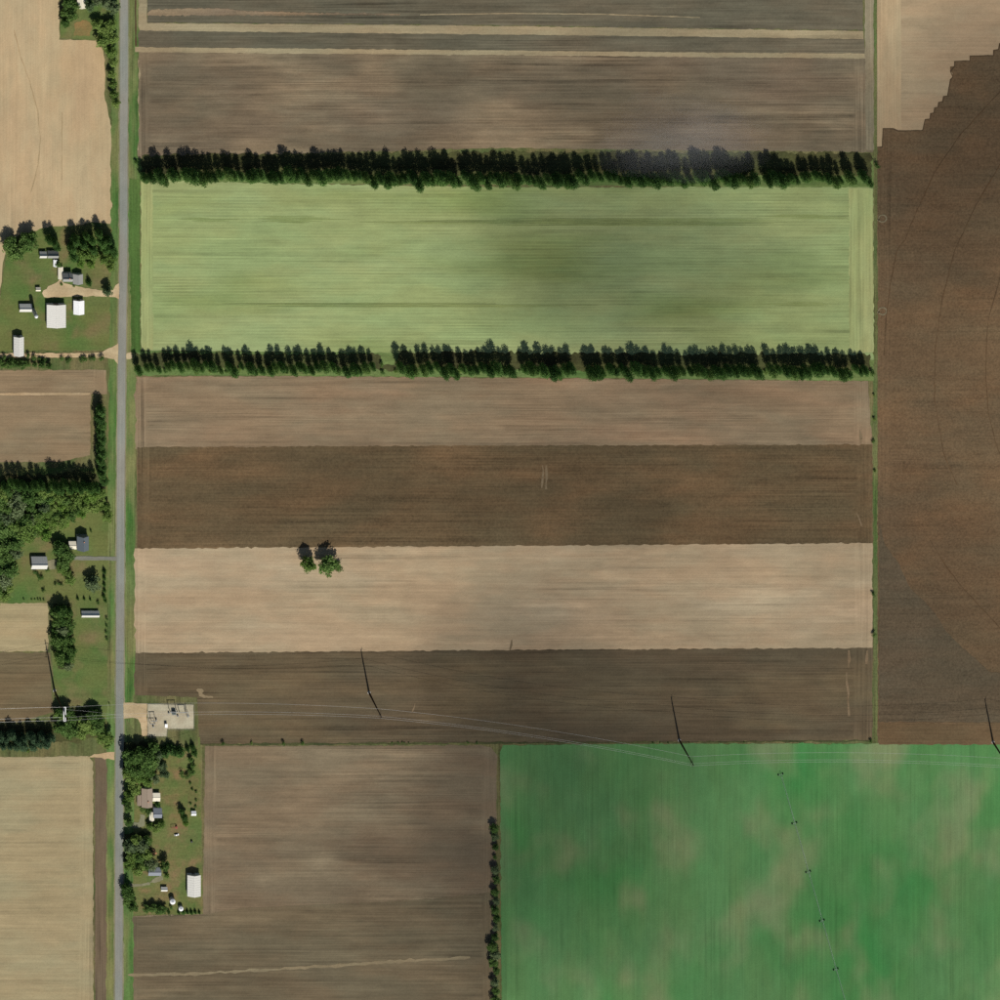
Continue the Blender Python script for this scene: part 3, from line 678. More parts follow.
# slate-roofed house
H = gable('house', 'two-storey house with slate grey roof at the grey driveway', 'house', (77.6,537,89.4,551), 5.4, 3.0, 'y', 'wall_grey', 'shingle_dark',
      doors=(('E',.5,1.1,2.1),), windows=(('N',.25,1,1.4,1.0),('N',.75,1,1.4,1.0),('N',.25,1,1.4,3.6),('N',.75,1,1.4,3.6),('W',.5,1,1.4,3.6)), chimney=(0.5,3.0))
wing(H, (69,541.5,76.8,549.6), 3.0, 1.2, 'x', 'wall_white', 'cream')
gable('shed', 'shed with dark north slope and white south slope below the wood', 'shed', (31.8,557.5,47.6,570.2), 3.0, 4.4, 'x', 'wall_grey', 'white_metal', doors=(('E',.5,3,2.6),), seams=2.2)
gable('shed', 'long narrow white-edged shed on the lawn below the hedge', 'shed', (81.8,611.5,99.6,618), 2.2, 2.4, 'x', 'wall_white', 'white_metal', doors=(('N',.2,2,2),('N',.8,2,2)), seams=2.2)

# homestead below the substation
H = gable('house', 'homestead house with broad brown-grey shingle roof near the road', 'house', (141.8,788.6,152.8,807.6), 3.4, 1.5, 'y', 'wall_white', 'shingle_brown',
      doors=(('W',.4,1.1,2.1),), windows=(('N',.3,1,1.2,1),('N',.7,1,1.2,1),('W',.8,1.2,1.2,1)), chimney=(.8,-3))
wing(H, (137.4,795,141.6,805.6), 2.6, .7, 'y', 'wall_white', 'shingle_brown')
wing(H, (152.9,793,160.4,801.4), 2.8, .8, 'x', 'wall_white', 'cream')
gable('garage', 'small gabled building with blue-grey roof below the brown-roofed house', 'garage', (153.6,808.4,162.2,818.4), 3.2, 2.0, 'x', 'wall_white', 'blue_roof', doors=(('W',.5,2.6,2.2),), windows=(('N',.5,1,1,1.2),))
gable('porch', 'cream flat-roofed lean-to beside the blue-grey roof', 'building', (149.6,812,154.4,821), 2.4, .6, 'y', 'wall_white', 'cream', doors=(('S',.5,1.1,2),))
gable('barn', 'white ribbed metal barn in the homestead', 'barn', (187.8,875.4,201.2,896.6), 4.8, 2.0, 'y', 'wall_white', 'white_metal',
      doors=(('S',.5,4,3.6),('N',.5,3,3)), windows=(('W',.3,1.2,.9,1.4),('W',.7,1.2,.9,1.4)), seams=2.2)
gable('shed', 'blue-grey roofed shed half hidden under trees in the homestead', 'shed', (148.6,867.6,161.4,876), 2.8, 1.4, 'x', 'wall_grey', 'blue_roof', doors=(('S',.6,2,2),))
gable('shed', 'small white shed right of the worn pale pad', 'shed', (161.2,887.2,167.6,891.6), 2.2, 1.0, 'x', 'wall_white', 'white_metal', doors=(('N',.5,1.1,1.9),))
gable('shed', 'small white shed beside the worn garden plot', 'shed', (191.4,811.2,196.4,815.8), 2.2, 0.9, 'x', 'wall_white', 'bright_metal', doors=(('N',.5,1.1,1.8),))
# top left corner
gable('house', 'pale-roofed house among trees at the top left corner', 'house', (77.5,-9,86,9), 3.2, 1.2, 'y', 'wall_white', 'cream', windows=(('W',.4,1,1.2,1),))

# round farm structures
def silo(name, label, px, py, h, r, body, top, dome, bands):
    t = empty(name, P(px, py, 0))
    tag(t, label, 'silo' if name == 'silo' else 'grain bin')
    m = MB(); m.smooth = False; m.lathe([(r,0),(r,h)], 24); m.build('body', M[body], t)
    m = MB()
    if dome: m.lathe([(r*1.04,h),(r*.95,h+r*.3),(r*.7,h+r*.6),(r*.35,h+r*.78),(.1,h+r*.84)], 24)
    else: m.lathe([(r*1.06,h-.05),(r*.25,h+r*.55),(.3,h+r*.6),(.28,h+r*.72)], 24)
    m.build('roof', M[top], t)
    for k in range(bands):
        z = h*(k+1)/(bands+1)
        m = MB(); m.lathe([(r+.01,z-.06),(r+.05,z-.05),(r+.05,z+.05),(r+.01,z+.06)], 24); m.build('hoop', M['galv_dark'], t)
    m = MB(); m.bar((r+.2,.25,0),(r+.2,.25,h),.06); m.bar((r+.2,-.25,0),(r+.2,-.25,h),.06)
    for k in range(int(h/.6)): m.bar((r+.2,-.25,.4+.6*k),(r+.2,.25,.4+.6*k),.05)
    m.build('ladder', M['galv'], t)
silo('silo', 'tall slim silo with white cap throwing a long shadow', 33, 309.4, 14.2, 1.75, 'silo', 'bright_metal', True, 8)
silo('grain_bin', 'larger of two round white-topped bins in the homestead', 171.6, 899.2, 4.6, 2.6, 'galv', 'bright_metal', False, 3)
silo('grain_bin', 'smaller of two round white-topped bins, nearest the clipped hedge', 180.2, 907, 3.4, 2.2, 'galv', 'bright_metal', False, 2)

# ------------------------------------------------------------------ car, play frame, brick pile, tank
def car(px, py, rz, label, paint):
    t = empty('parked_car', P(px, py, 0), rz); tag(t, label, 'car')
    m = MB()
    prof = [(-2.2,.35),(2.2,.35),(2.25,.75),(1.1,.95),(-2.1,.98),(-2.25,.7)]
    n = len(prof)
    for s in (-1, 1):
        m.v += [(x, s*(.88 if z > .5 else .84), z) for x, z in prof]
    m.f += [tuple(range(n))[::-1], tuple(range(n, 2*n))] + [(i, (i+1) % n, n+(i+1) % n, n+i) for i in range(n)]
    m.build('body', M[paint], t)
    m = MB(); c = [(1.15,.94),(.45,1.42),(-1.3,1.45),(-2.0,.97)]
    for s in (-1, 1): m.v += [(x, s*(.82 if z < 1 else .66), z) for x, z in c]
    m.f += [(3,2,1,0),(4,5,6,7)]+[(i,(i+1) % 4,4+(i+1) % 4,4+i) for i in range(4)]
    m.build('window', M['glass'], t)
    m = MB(); m.box(-1.28,-.64,1.44,.43,.64,1.49); m.build('cabin_roof', M[paint], t)
    for x in (-1.35, 1.35):
        for s in (-1, 1):
            w = MB(); w.tube([(x,s*.72,.33),(x,s*.92,.33)], .33, 14); wo_ = w.build('wheel', M['rubber'], t)
            r_ = MB(); r_.tube([(x,s*.9,.33),(x,s*.935,.33)], .2, 10); r_.build('rim', M['galv'], wo_)
    for s in (-1, 1):
        h_ = MB(); h_.box(2.2,s*.62-.16,.58,2.27,s*.62+.16,.72); h_.build('headlight', M['trim'], t)
    return t
car(176.4, 834.4, 0.15, 'small white car on the homestead lawn below the red frame', 'car_white')

t = empty('play_frame', P(173.5, 826.2, 0), .1); tag(t, 'red play frame on the homestead lawn', 'play frame')
for x in (-2.8, 2.8):
    for s in (-1, 1):
        m = MB(); m.bar((x, s*1.2, 0), (x, 0, 2.4), .22); m.build('leg', M['red_paint'], t)
m = MB(); m.bar((-3.1,0,2.4),(3.1,0,2.4),.28); m.build('top_beam', M['red_paint'], t)
m = MB(); m.box(1.6,-2.2,1.2,3.6,.2,1.35); m.build('platform', M['red_paint'], t)
for x in (-1.6, 0):
    m = MB(); m.box(x-.3,-.15,.5,x+.3,.15,.55); m.bar((x-.28,0,.5),(x-.28,0,2.4),.04); m.bar((x+.28,0,.5),(x+.28,0,2.4),.04); m.build('swing', M['rubber'], t)

t = empty('brick_pile', P(153.4, 852.4, 0)); tag(t, 'heap of pale orange bricks beside homestead trees', 'brick heap')
for k in range(34):
    m = MB(); l = R.uniform(.5,1.1); m.box(-l/2,-.3,-.15,l/2,.3,.15)
    o = m.build('brick', M['brick'], t)
    a = R.uniform(0, 6.28); rr = R.uniform(0, 1)**.6*3.4
    o.location = (rr*math.cos(a), rr*math.sin(a)*.8, .15+max(0, (1-rr/3.4))*R.uniform(.2,1.1))
    o.rotation_euler = (R.uniform(-.5,.5), R.uniform(-.5,.5), R.uniform(0,3.1))
t = empty('water_tank', P(191.4, 841, 0)); tag(t, 'small dark round tank on the worn homestead lawn', 'tank')
m = MB(); m.lathe([(1.1,0),(1.1,1.3),(.8,1.5),(.2,1.55)], 16); m.build('body', M['rubber'], t)
m = MB(); m.lathe([(.3,1.55),(.3,1.68)], 10); m.build('lid', M['galv_dark'], t)

# ------------------------------------------------------------------ substation
def fence(name, label, line, closed=False, h=2.2, step=3.2):
    a = P(*line[0], 0)
    t = empty(name, a); tag(t, label, 'fence')
    for i in range(len(line)-1):
        p, q = P(*line[i])-a, P(*line[i+1])-a
        n = max(1, int((q-p).length/step))
        for j in range(n + (1 if i == len(line)-2 else 0)):
            c = p.lerp(q, j/n)
            m = MB(); m.tube([(c.x,c.y,0),(c.x,c.y,h+.1)], .05, 6); m.build('post', M['galv_dark'], t)
        for z in (0.15, h*.5, h):
            m = MB(); m.bar((p.x,p.y,z),(q.x,q.y,z),.035); m.build('rail', M['galv_dark'], t)
fence('chain_link_fence', 'wire fence around the pale substation yard', [(147.6,703.6),(194,704.1),(194,729),(167.2,729.4),(166.8,736.4),(147.6,736.2),(147.6,703.6)])

def gantry(px, py, w, h, rz, label, n=2):
    t = empty('steel_gantry', P(px, py, 0), rz); tag(t, label, 'gantry')
    for k in range(n):
        x = -w/2+w*k/(n-1)
        m = MB()
        for sx in (-.3,.3):
            for sy in (-.3,.3): m.bar((x+sx,sy,0),(x+sx*.5,sy*.5,h),.12)
        for q in range(int(h/1.2)):
            s = 1 if q % 2 else -1
            m.bar((x-.3*s,-.28,q*1.2),(x+.3*s,-.26,q*1.2+1.2),.06); m.bar((x-.3*s,.28,q*1.2),(x+.3*s,.26,q*1.2+1.2),.06)
        m.build('column', M['galv_dark'], t)
    m = MB(); m.box(-w/2-.6,-.25,h,w/2+.6,.25,h+.4); m.build('beam', M['galv_dark'], t)
    for k in range(3):
        x = -w/2+w*(k+.5)/3
        m = MB(); m.lathe([(.08,h-.9),(.2,h-.8),(.08,h-.7),(.2,h-.55),(.08,h-.45),(.2,h-.3),(.08,h)], 10, (x,0)); m.build('insulator', M['insulator'], t)
gantry(152.4, 717.5, 4.5, 6.5, 0, 'leftmost steel gantry in the substation yard')
gantry(151.6, 721.5, 4.5, 4.2, 0, 'low steel gantry behind the leftmost one in the substation')
gantry(172, 707.5, 7, 8.0, 0, 'tall steel gantry above the transformer in the substation')
gantry(181.5, 709.5, 6, 5.5, 0, 'middle steel gantry right of the transformer')
gantry(186.2, 711.5, 5.0, 6.0, math.pi/2, 'rightmost steel gantry in the substation yard')

def transformer(px, py, label):
    t = empty('transformer', P(px, py, 0)); tag(t, label, 'transformer')
    m = MB(); m.box(-2,-1.3,.3,2,1.3,3.2); m.build('tank', M['tank_green'], t)
    m = MB(); m.box(-2.6,-1.9,0,2.6,1.9,.3); m.build('plinth', M['concrete'], t)
    for s in (-1, 1):
        for k in range(6):
            m = MB(); m.box(-1.8+k*.65,s*1.32 if s > 0 else -1.95,.7,-1.55+k*.65,1.95 if s > 0 else -1.32,2.8); m.build('radiator_fin', M['tank_green'], t)
    m = MB(); m.tube([(-1.6,.6,3.9),(1.2,.6,3.9)], .4, 12); m.bar((-1,.6,3.2),(-1,.6,3.6),.15); m.bar((.8,.6,3.2),(.8,.6,3.6),.15); m.build('conservator', M['tank_green'], t)
    for k in range(3):
        m = MB(); m.lathe([(.12,3.2),(.25,3.4),(.12,3.6),(.25,3.8),(.12,4.0),(.22,4.2),(.06,4.8)], 10, (-1.2+k*1.2,-.6)); m.build('bushing', M['insulator'], t)
transformer(173.5, 711.8, 'large dark transformer in the substation yard')
t = empty('control_cabinet', P(165.6, 724.4, 0)); tag(t, 'small white control cabinet at the middle of the substation', 'cabinet')
m = MB(); m.box(-1.1,-1.6,.15,1.1,1.6,2.7); m.build('body', M['wall_white'], t)
m = MB(); m.box(-1.3,-1.8,2.7,1.3,1.8,2.85); m.build('roof', M['bright_metal'], t)
m = MB(); m.box(-1.4,-1.9,0,1.4,1.9,.15); m.build('plinth', M['concrete'], t)
m = MB(); m.box(-.5,1.6,.2,.5,1.65,2.3); m.build('door', M['door'], t)
for k, (x, y) in enumerate(((153,726),(156,719),(177.5,715.5),(168.5,712.5),(188,715.5))):
    t = empty('switch_cabinet', P(x, y, 0)); tag(t, ['grey switch box low at left in the substation', 'grey switch box right of the leftmost gantries', 'grey switch box right of the transformer', 'grey switch box left of the transformer', 'grey switch box at far right in the substation'][k], 'switch box')
    m = MB(); m.box(-.7,-.5,.2,.7,.5,1.9); m.build('body', M['galv_dark'], t)
    m = MB(); m.box(-.85,-.65,0,.85,.65,.2); m.build('plinth', M['concrete'], t)
    m = MB(); m.box(-.5,.5,.35,.5,.54,1.8); m.build('door', M['tank_green'], t)

# ------------------------------------------------------------------ power line
def pole(px, py, h, label, arms):
    """arms: list of (height, reach north(+)/south(-))"""
    t = empty('power_pole', P(px, py, 0)); tag(t, label, 'power pole', 'steel poles of the power line')
    m = MB(); m.smooth = True; m.tube([(0,0,0),(0,0,h*.5),(0,0,h)], [1.0,.72,.38], 12); m.build('mast', M['steel_rust'], t)
    m = MB(); m.lathe([(1.5,0),(1.5,.5),(1.1,.55)], 14); m.build('footing', M['concrete'], t)
    ends = []
    for z, r in arms:
        m = MB(); s = 1 if r > 0 else -1
        m.tube([(0,s*.3,z-.6),(0,r*.5,z-.1),(0,r,z)], [.28,.22,.14], 8); ar = m.build('crossarm', M['steel_rust'], t)
        q = MB(); q.lathe([(.06,z-2.2),(.18,z-2.0),(.06,z-1.8),(.18,z-1.5),(.06,z-1.3),(.18,z-1.0),(.06,z-.8),(.18,z-.5),(.06,z)], 8, (0, r)); q.build('insulator', M['insulator'], ar)
        ends.append(P(px, py, 0)+Vector((0, r, z-2.2)))
    return ends
ARMS = [(42.5, 5.6), (42.5, -3.6), (37.0, -4.6)]
p2 = pole(369, 692.5, 46, 'power pole nearest the beige stubble, second from the road', ARMS)
p3 = pole(679.2, 740, 46, 'power pole standing at the upper edge of the green crop', ARMS)
p4 = pole(993, 742, 46, 'power pole at the right edge above the green crop', ARMS)
# dead-end pole beside the lower left wood
t = empty('power_pole', P(54.5, 690.5, 0)); tag(t, 'tall power pole with double crossarm beside the lower left wood', 'power pole', 'steel poles of the power line')
m = MB(); m.smooth = True; m.tube([(0,0,0),(0,0,26),(0,0,54)], [1.1,.75,.4], 12); m.build('mast', M['steel_rust'], t)
m = MB(); m.lathe([(1.6,0),(1.6,.5),(1.2,.55)], 14); m.build('footing', M['concrete'], t)
for x in (-.9, .9):
    m = MB(); m.bar((x,-7,43),(x,7,43),.5); m.build('crossarm', M['galv'], t)
for y in (-7, 0, 7):
    m = MB(); m.bar((-1.1,y,43.3),(1.1,y,43.3),.3); m.build('crossarm_tie', M['galv'], t)
    for s in (-1, 1):
        q = MB(); q.tube([(s*.9,y*.95,43),(s*3.2,y*.95,42.6)], [.18,.14], 8); q.build('insulator', M['insulator'], t)
w1 = [P(57.7, 690.5-dy, 42.6) for dy in (6.65, -3.6, -6.65)]
w0 = [P(51.3, 690.5-dy, 42.6) for dy in (6.65, -3.6, -6.65)]
def wire(a, b, sag, label, r=0.07, n=28, group='wires of the power line'):
    pts = []
    for i in range(n+1):
        u = i/n
        p = a.lerp(b, u); p.z -= 4*sag*u*(1-u)
        pts.append(p-a)
    m = MB(); m.tube(pts, r, 5)
    o = m.build('power_line_wire', M['wire'], None, a)
    tag(o, label, 'wire', group)
NM = ('upper', 'middle', 'lowest')
# order pole 2..4 ends to match north, middle, south
def order(e): return [e[0], e[2], e[1]]
for i, (a, b) in enumerate(zip(w1, order(p2))): wire(a, b, 9, f'{NM[i]} wire between the double-crossarm pole and the next pole')
for i, (a, b) in enumerate(zip(order(p2), order(p3))): wire(a, b, 9, f'{NM[i]} wire over the deep brown field between the two middle poles')
for i, (a, b) in enumerate(zip(order(p3), order(p4))): wire(a, b, 9, f'{NM[i]} wire above the top edge of the green crop')
for i, (a, b) in enumerate(zip(w0, [P(-260, 716-dy, 42) for dy in (6.65, -3.6, -6.65)])): wire(a, b, 9, f'{NM[i]} wire running left from the double-crossarm pole')
for i, (a, b) in enumerate(zip(order(p4), [P(1300, 760-dy, 40) for dy in (5.6, -3.6, -4.6)])): wire(a, b, 9, f'{NM[i]} wire leaving the last pole at the right edge')
wire(P(57.7, 691, 34), P(150.6, 717.5, 6.9), 3, 'single thin wire crossing the road to the substation', 0.04)

# ------------------------------------------------------------------ centre pivot irrigation line
px0, py0, dx, dy = 780.4, 774.2, 13.8, 48.7
t = empty('irrigation_pivot', P(px0, py0, 0)); tag(t, 'long thin irrigation boom on wheeled towers in the green crop', 'irrigation machine')
d = Vector((dx, -dy, 0)); nrm = Vector((d.y, -d.x, 0)).normalized()
for k in range(7):
    c = d*k
    tw = MB()
    for s in (-1, 1):
        tw.bar(c+nrm*2.3*s+Vector((0,0,.7)), c+Vector((0,0,3.7)), .13)
    tw.bar(c-nrm*2.3+Vector((0,0,.8)), c+nrm*2.3+Vector((0,0,.8)), .16)
    to = tw.build('tower', M['galv_dull'], t)
    for s in (-1, 1):
        w = MB(); q = c+nrm*2.3*s+Vector((0,0,.7)); dd = Vector((d.x,d.y,0)).normalized()*.2
        w.tube([q-dd, q+dd], .72, 14); w.build('wheel', M['rubber'], to)
    if k < 6:
        pts = [c+d*(u/12)+Vector((0,0,3.7+1.2*math.sin(math.pi*u/12))) for u in range(13)]
        p = MB(); p.tube(pts, .085, 6); po = p.build('boom_pipe', M['galv_dull'], t)
        tr = MB()
        low = []
        for u in range(1, 12):
            q = pts[u]-Vector((0,0,1.3)); low.append(q)
            for s in (-1, 1): tr.bar(pts[u]+nrm*.0, q+nrm*.5*s, .03)
        for u in range(len(low)-1):
            for s in (-1, 1): tr.bar(low[u]+nrm*.5*s, low[u+1]+nrm*.5*s, .03)
        tr.bar(pts[0], low[0]+nrm*.5, .05); tr.bar(pts[-1], low[-1]+nrm*.5, .05); tr.bar(pts[0], low[0]-nrm*.5, .05); tr.bar(pts[-1], low[-1]-nrm*.5, .05)
        tr.build('truss', M['galv_dull'], po)

# ------------------------------------------------------------------ trees
def leaf_mesh(name, pts, nrm, size, mat, jitter=0.7):
    """pts, nrm: arrays; one leaf clump (a bent pair of triangles) at each point"""
    n = len(pts)
    nr = nrm + NR.normal(0, jitter, (n, 3))
    nr /= np.linalg.norm(nr, axis=1, keepdims=True)+1e-6
    up = NR.normal(0, 1, (n, 3))
    u = np.cross(nr, up); u /= np.linalg.norm(u, axis=1, keepdims=True)+1e-6
    w = np.cross(nr, u)
    s = (size*NR.uniform(.6, 1.25, n))[:, None]
    bend = nr*s*NR.uniform(-.35, .35, n)[:, None]
    v = np.empty((n, 4, 3))
    v[:, 0] = pts-u*s*.55; v[:, 1] = pts-w*s*.42+bend; v[:, 2] = pts+u*s*.55; v[:, 3] = pts+w*s*.42+bend
    me = bpy.data.meshes.new(name)
    idx = np.arange(n*4).reshape(n, 4)
    me.from_pydata(v.reshape(-1, 3).tolist(), [], idx.tolist())
    me.materials.append(mat)
    me.update()
    return me

def blob_points(lobes, per_area):
    P_, N_ = [], []
    for c, r in lobes:
        c = np.array(c); r = np.array(r)
        n = int(per_area*(r[0]*r[1]+r[0]*r[2]+r[1]*r[2])*4.2)
        d = NR.normal(0, 1, (n, 3)); d /= np.linalg.norm(d, axis=1, keepdims=True)
        rad = NR.uniform(0, 1, n)**.28
        rad *= 1+NR.normal(0, .09, n)
        P_.append(c+d*r*rad[:, None]); N_.append(d)
    return np.vstack(P_), np.vstack(N_)

def spire_proto(seed, H=1.0):
    """tall upright windbreak tree, unit height 20 m: stacked uneven lobes on a leader"""
    r = random.Random(seed)
    H = 20.0; lobes = []
    z = 3.0
    while z < H-1.5:
        f = (z-3.0)/(H-3.0)
        rad = 4.1*math.sqrt(max(0.05, 1-(f*.97)**2.4))*min(1, .66+f*1.6)*r.uniform(.82, 1.12)
        k = 5 if f < .75 else 4
        a0 = r.uniform(0, 6.28)
        for q in range(k):
            a = a0+6.28*q/k+r.uniform(-.4, .4)
            off = rad*r.uniform(.45, .72)
            e = rad*r.uniform(.40, .56)+.25
            lobes.append(((off*math.cos(a), off*math.sin(a), z+r.uniform(-.6, .8)), (e, e, r.uniform(1.0, 1.7))))
        z += r.uniform(1.6, 2.2)
    lobes.append(((r.uniform(-.5,.5), r.uniform(-.5,.5), H-1.3), (1.3, 1.3, 1.5)))
    return blob_points(lobes, 1.15)

def cone_proto(seed):
    """spruce, 10 m high"""
    r = random.Random(seed); H = 10.0; lobes = []
    z = .8
    while z < H-.6:
        f = z/H; rad = 2.6*(1-f)**.85+.15
        k = max(3, int(8*(1-f)+2)); a0 = r.uniform(0, 6.28)
        for q in range(k):
            a = a0+6.28*q/k+r.uniform(-.2, .2); ln = rad*r.uniform(.8, 1.12)
            for u in (.45, .82):
                lobes.append(((ln*u*math.cos(a), ln*u*math.sin(a), z-.28*ln*u), (.5*rad*.6+.12, .5*rad*.6+.12, .34)))
        z += r.uniform(.65, .9)
    lobes.append(((0, 0, H-.5), (.22, .22, .7)))
    return blob_points(lobes, 2.2)

def round_proto(seed):
    """broadleaf tree, 12 m high, crown 10 m wide"""
    r = random.Random(seed); lobes = []
    for k in range(26):
        while True:
            x, y, z = (r.uniform(-1, 1) for _ in range(3))
            q = x*x+y*y+z*z
            if .25 < q < 1: break
        f = r.uniform(1.15, 1.9)
        lobes.append(((x*3.7*(1-.25*max(0,z)), y*3.7*(1-.25*max(0,z)), 6.3+z*4.3), (f, f, f*.85)))
    lobes.append(((0, 0, 6.4), (2.5, 2.5, 3.4)))
    return blob_points(lobes, 1.35)

def bush_proto(seed):
    r = random.Random(seed); lobes = []
    for k in range(9):
        a = r.uniform(0, 6.28); d_ = r.uniform(.1, .9)
        f = r.uniform(.55, .85)
        lobes.append(((d_*math.cos(a), d_*math.sin(a), r.uniform(.5, 1.7)), (f, f, f*.8)))
    return blob_points(lobes, 5.0)

def trunk_mesh(name, H, r0, nl, top, spread, seed):
    r = random.Random(seed)
    m = MB()
    m.tube([(0,0,-.1),(.05,0,H*.3),(0,.08,H*.65),(0,0,H*top)], [r0,r0*.78,r0*.5,r0*.12], 8)
    for k in range(nl):
        a = 6.28*k/nl+r.uniform(-.4,.4); z = H*r.uniform(.28, .68)
        e = spread*r.uniform(.6, 1)
        m.tube([(0,0,z),(e*.5*math.cos(a),e*.5*math.sin(a),z+e*.35),(e*math.cos(a),e*math.sin(a),z+e*.8)], [r0*.35,r0*.22,r0*.07], 5)
    return m.mesh(name, M['bark'])

PROTO = {}
def reg(kind, maker, nvar, size, mats, H, r0, nl, top, spread):
    for mname in mats:
        L_ = []
        for k in range(nvar):
            pts, nn = maker(100*k+hash_(kind))
            L_.append((leaf_mesh('crown', pts, nn, size, M[mname]), trunk_mesh('trunk', H, r0, nl, top, spread, k)))
        PROTO[kind, mname] = (L_, H)
def hash_(s): return sum(ord(c)*(i+3) for i, c in enumerate(s))
reg('spire', spire_proto, 6, .8, ('conifer', 'conifer_blue', 'broad_dark'), 20.0, .34, 10, .93, 1.9)
reg('cone', cone_proto, 3, .5, ('conifer', 'conifer_blue'), 10.0, .2, 8, .95, 1.0)
reg('round', round_proto, 5, .95, ('broad', 'broad_dark', 'broad_grey', 'lime'), 12.0, .32, 8, .72, 3.0)
reg('bush', bush_proto, 3, .33, ('broad', 'broad_dark', 'conifer', 'lime'), 2.4, .07, 5, .8, .7)

NAME = {'spire': 'conifer_tree', 'cone': 'spruce_tree', 'round': 'broadleaf_tree', 'bush': 'shrub'}
CAT = {'spire': 'tree', 'cone': 'tree', 'round': 'tree', 'bush': 'shrub'}
COUNT = {}
def tree(px, py, kind, mat, h, label, group, wide=1.0):
    """px, py: the foot of the trunk on the ground; h in metres"""
    L_, H = PROTO[kind, mat]
    crown, trunk = L_[R.randrange(len(L_))]
    t = empty(NAME[kind], P(px, py, 0), R.uniform(0, 6.28))
    s = h/H
    t.scale = (s*wide, s*wide, s)
    tag(t, label, CAT[kind], group)
    c = link('crown', crown, t); tr = link('trunk', trunk, t)
    COUNT[kind] = COUNT.get(kind, 0)+1
    return t

def ordinal(n):
    return f"{n}{'th' if 10 <= n % 100 <= 20 else {1:'st',2:'nd',3:'rd'}.get(n % 10,'th')}"

def windbreak(x0, x1, y, gaps, hs, group, what):
    x = x0; n = 0
    while x < x1:
        if not any(a < x < b for a, b in gaps):
            n += 1
            f = hs(x)
            tree(x+R.uniform(-1, 1), y(x)+R.uniform(-3.0, 3.0), 'spire', 'broad_dark' if R.random() < .22 else 'conifer', f*R.uniform(.74, 1.12), f'{what}, {ordinal(n)} from the road', group, R.uniform(.92, 1.28))
        x += R.uniform(5.2, 8.0)
windbreak(143, 870, lambda x: 168+ (6 if x > 360 else 3.5), [(757,760)], lambda x: 23 if x < 300 else 24.5 if x < 760 else 22,
          'trees of the upper windbreak', 'tall dark conifer in the upper windbreak')
windbreak(137, 869, lambda x: 363+2.2*x/500, [(373,398),(511,515),(571,581),(757,765)], lambda x: 19 if x < 380 else 22.5,
          'trees of the lower windbreak', 'tall dark conifer in the lower windbreak')
# a second, lower rank fills the rows' feet as undergrowth
def undergrowth(x0, x1, y, gaps, group, what, step):
    x = x0; n = 0
    while x < x1:
        if not any(a < x < b for a, b in gaps):
            n += 1
            tree(x, y+R.uniform(-1.5, 1.5), 'bush', 'broad' if R.random() < .6 else 'broad_dark', R.uniform(2.2, 4.5), f'{what}, {ordinal(n)} from the road', group, 1.3)
        x += R.uniform(step*.7, step*1.3)
undergrowth(200, 868, 177.5, [], 'shrubs under the upper windbreak', 'green shrub at the foot of the upper windbreak', 17)
undergrowth(140, 870, 370, [(384,392)], 'shrubs under the lower windbreak', 'green shrub at the foot of the lower windbreak', 17)

WIDE = {'spire': .88, 'cone': 1.25, 'round': 1.64, 'bush': 1.25}
def scatter(name, items, kind, mat, h, label, group, wide=1.0):
    """items: list of foot pixels; label gets an ordinal from the left when there are several"""
    items = sorted(items)
    for i, it in enumerate(items):
        hh = h*(R.uniform(.72, 1.22) if kind == 'round' and len(items) > 4 else R.uniform(.88, 1.12))
        mt = mat if isinstance(mat, str) else R.choice(mat)
        lab = label if len(items) == 1 else f'{label}, {ordinal(i+1)} from the left'
        tree(it[0], it[1], kind, mt, hh, lab, group, WIDE[kind]*wide*R.uniform(.9, 1.12))

def fill(poly, spacing, rnd=0.25, tries=4000):
    """blue-noise points inside a polygon of pixels"""
    xs = [p[0] for p in poly]; ys = [p[1] for p in poly]
    out = []
    for _ in range(tries):
        x, y = R.uniform(min(xs), max(xs)), R.uniform(min(ys), max(ys))
        c = False; j = len(poly)-1
        for i in range(len(poly)):
            (xi, yi), (xj, yj) = poly[i], poly[j]
            if (yi > y) != (yj > y) and x < (xj-xi)*(y-yi)/(yj-yi)+xi: c = not c
            j = i
        if c and all((x-a)**2+(y-b)**2 > spacing**2 for a, b in out): out.append((x, y))
    return out

# the two trees in the beige stubble and a young one
scatter('', [(307,559.5)], 'round', 'broad', 19, 'left of two broadleaf trees in the beige stubble', 'field trees', .85)
scatter('', [(327,562)], 'round', 'broad_dark', 16, 'right of two broadleaf trees in the beige stubble', 'field trees', .95)
scatter('', [(338,565)], 'bush', 'broad_dark', 8, 'small tree beside the two field trees', 'field trees', .8)

# plot at the top left
G = 'trees of the top left plot'
scatter('', [(63,10),(64,20),(67,2),(70,12),(74,4)], 'round', 'broad_dark', 12, 'broadleaf tree at left in the top left plot', G, .8)
scatter('', [(88,3),(96,-2),(104,0),(112,4)], 'round', 'broad_grey', 11, 'greyish broadleaf tree at the top photo edge', G, .9)
scatter('', [(96,22),(104,28),(110,22),(103,38),(112,36)], 'round', 'broad', 12, 'broadleaf tree in the clump left of the road at top', G, 1.0)
scatter('', [(109,50),(112,60),(111,72),(112,82),(113,92),(114.5,101)], 'round', 'broad', 10, 'broadleaf tree lining the road below the top left plot', G, .9)

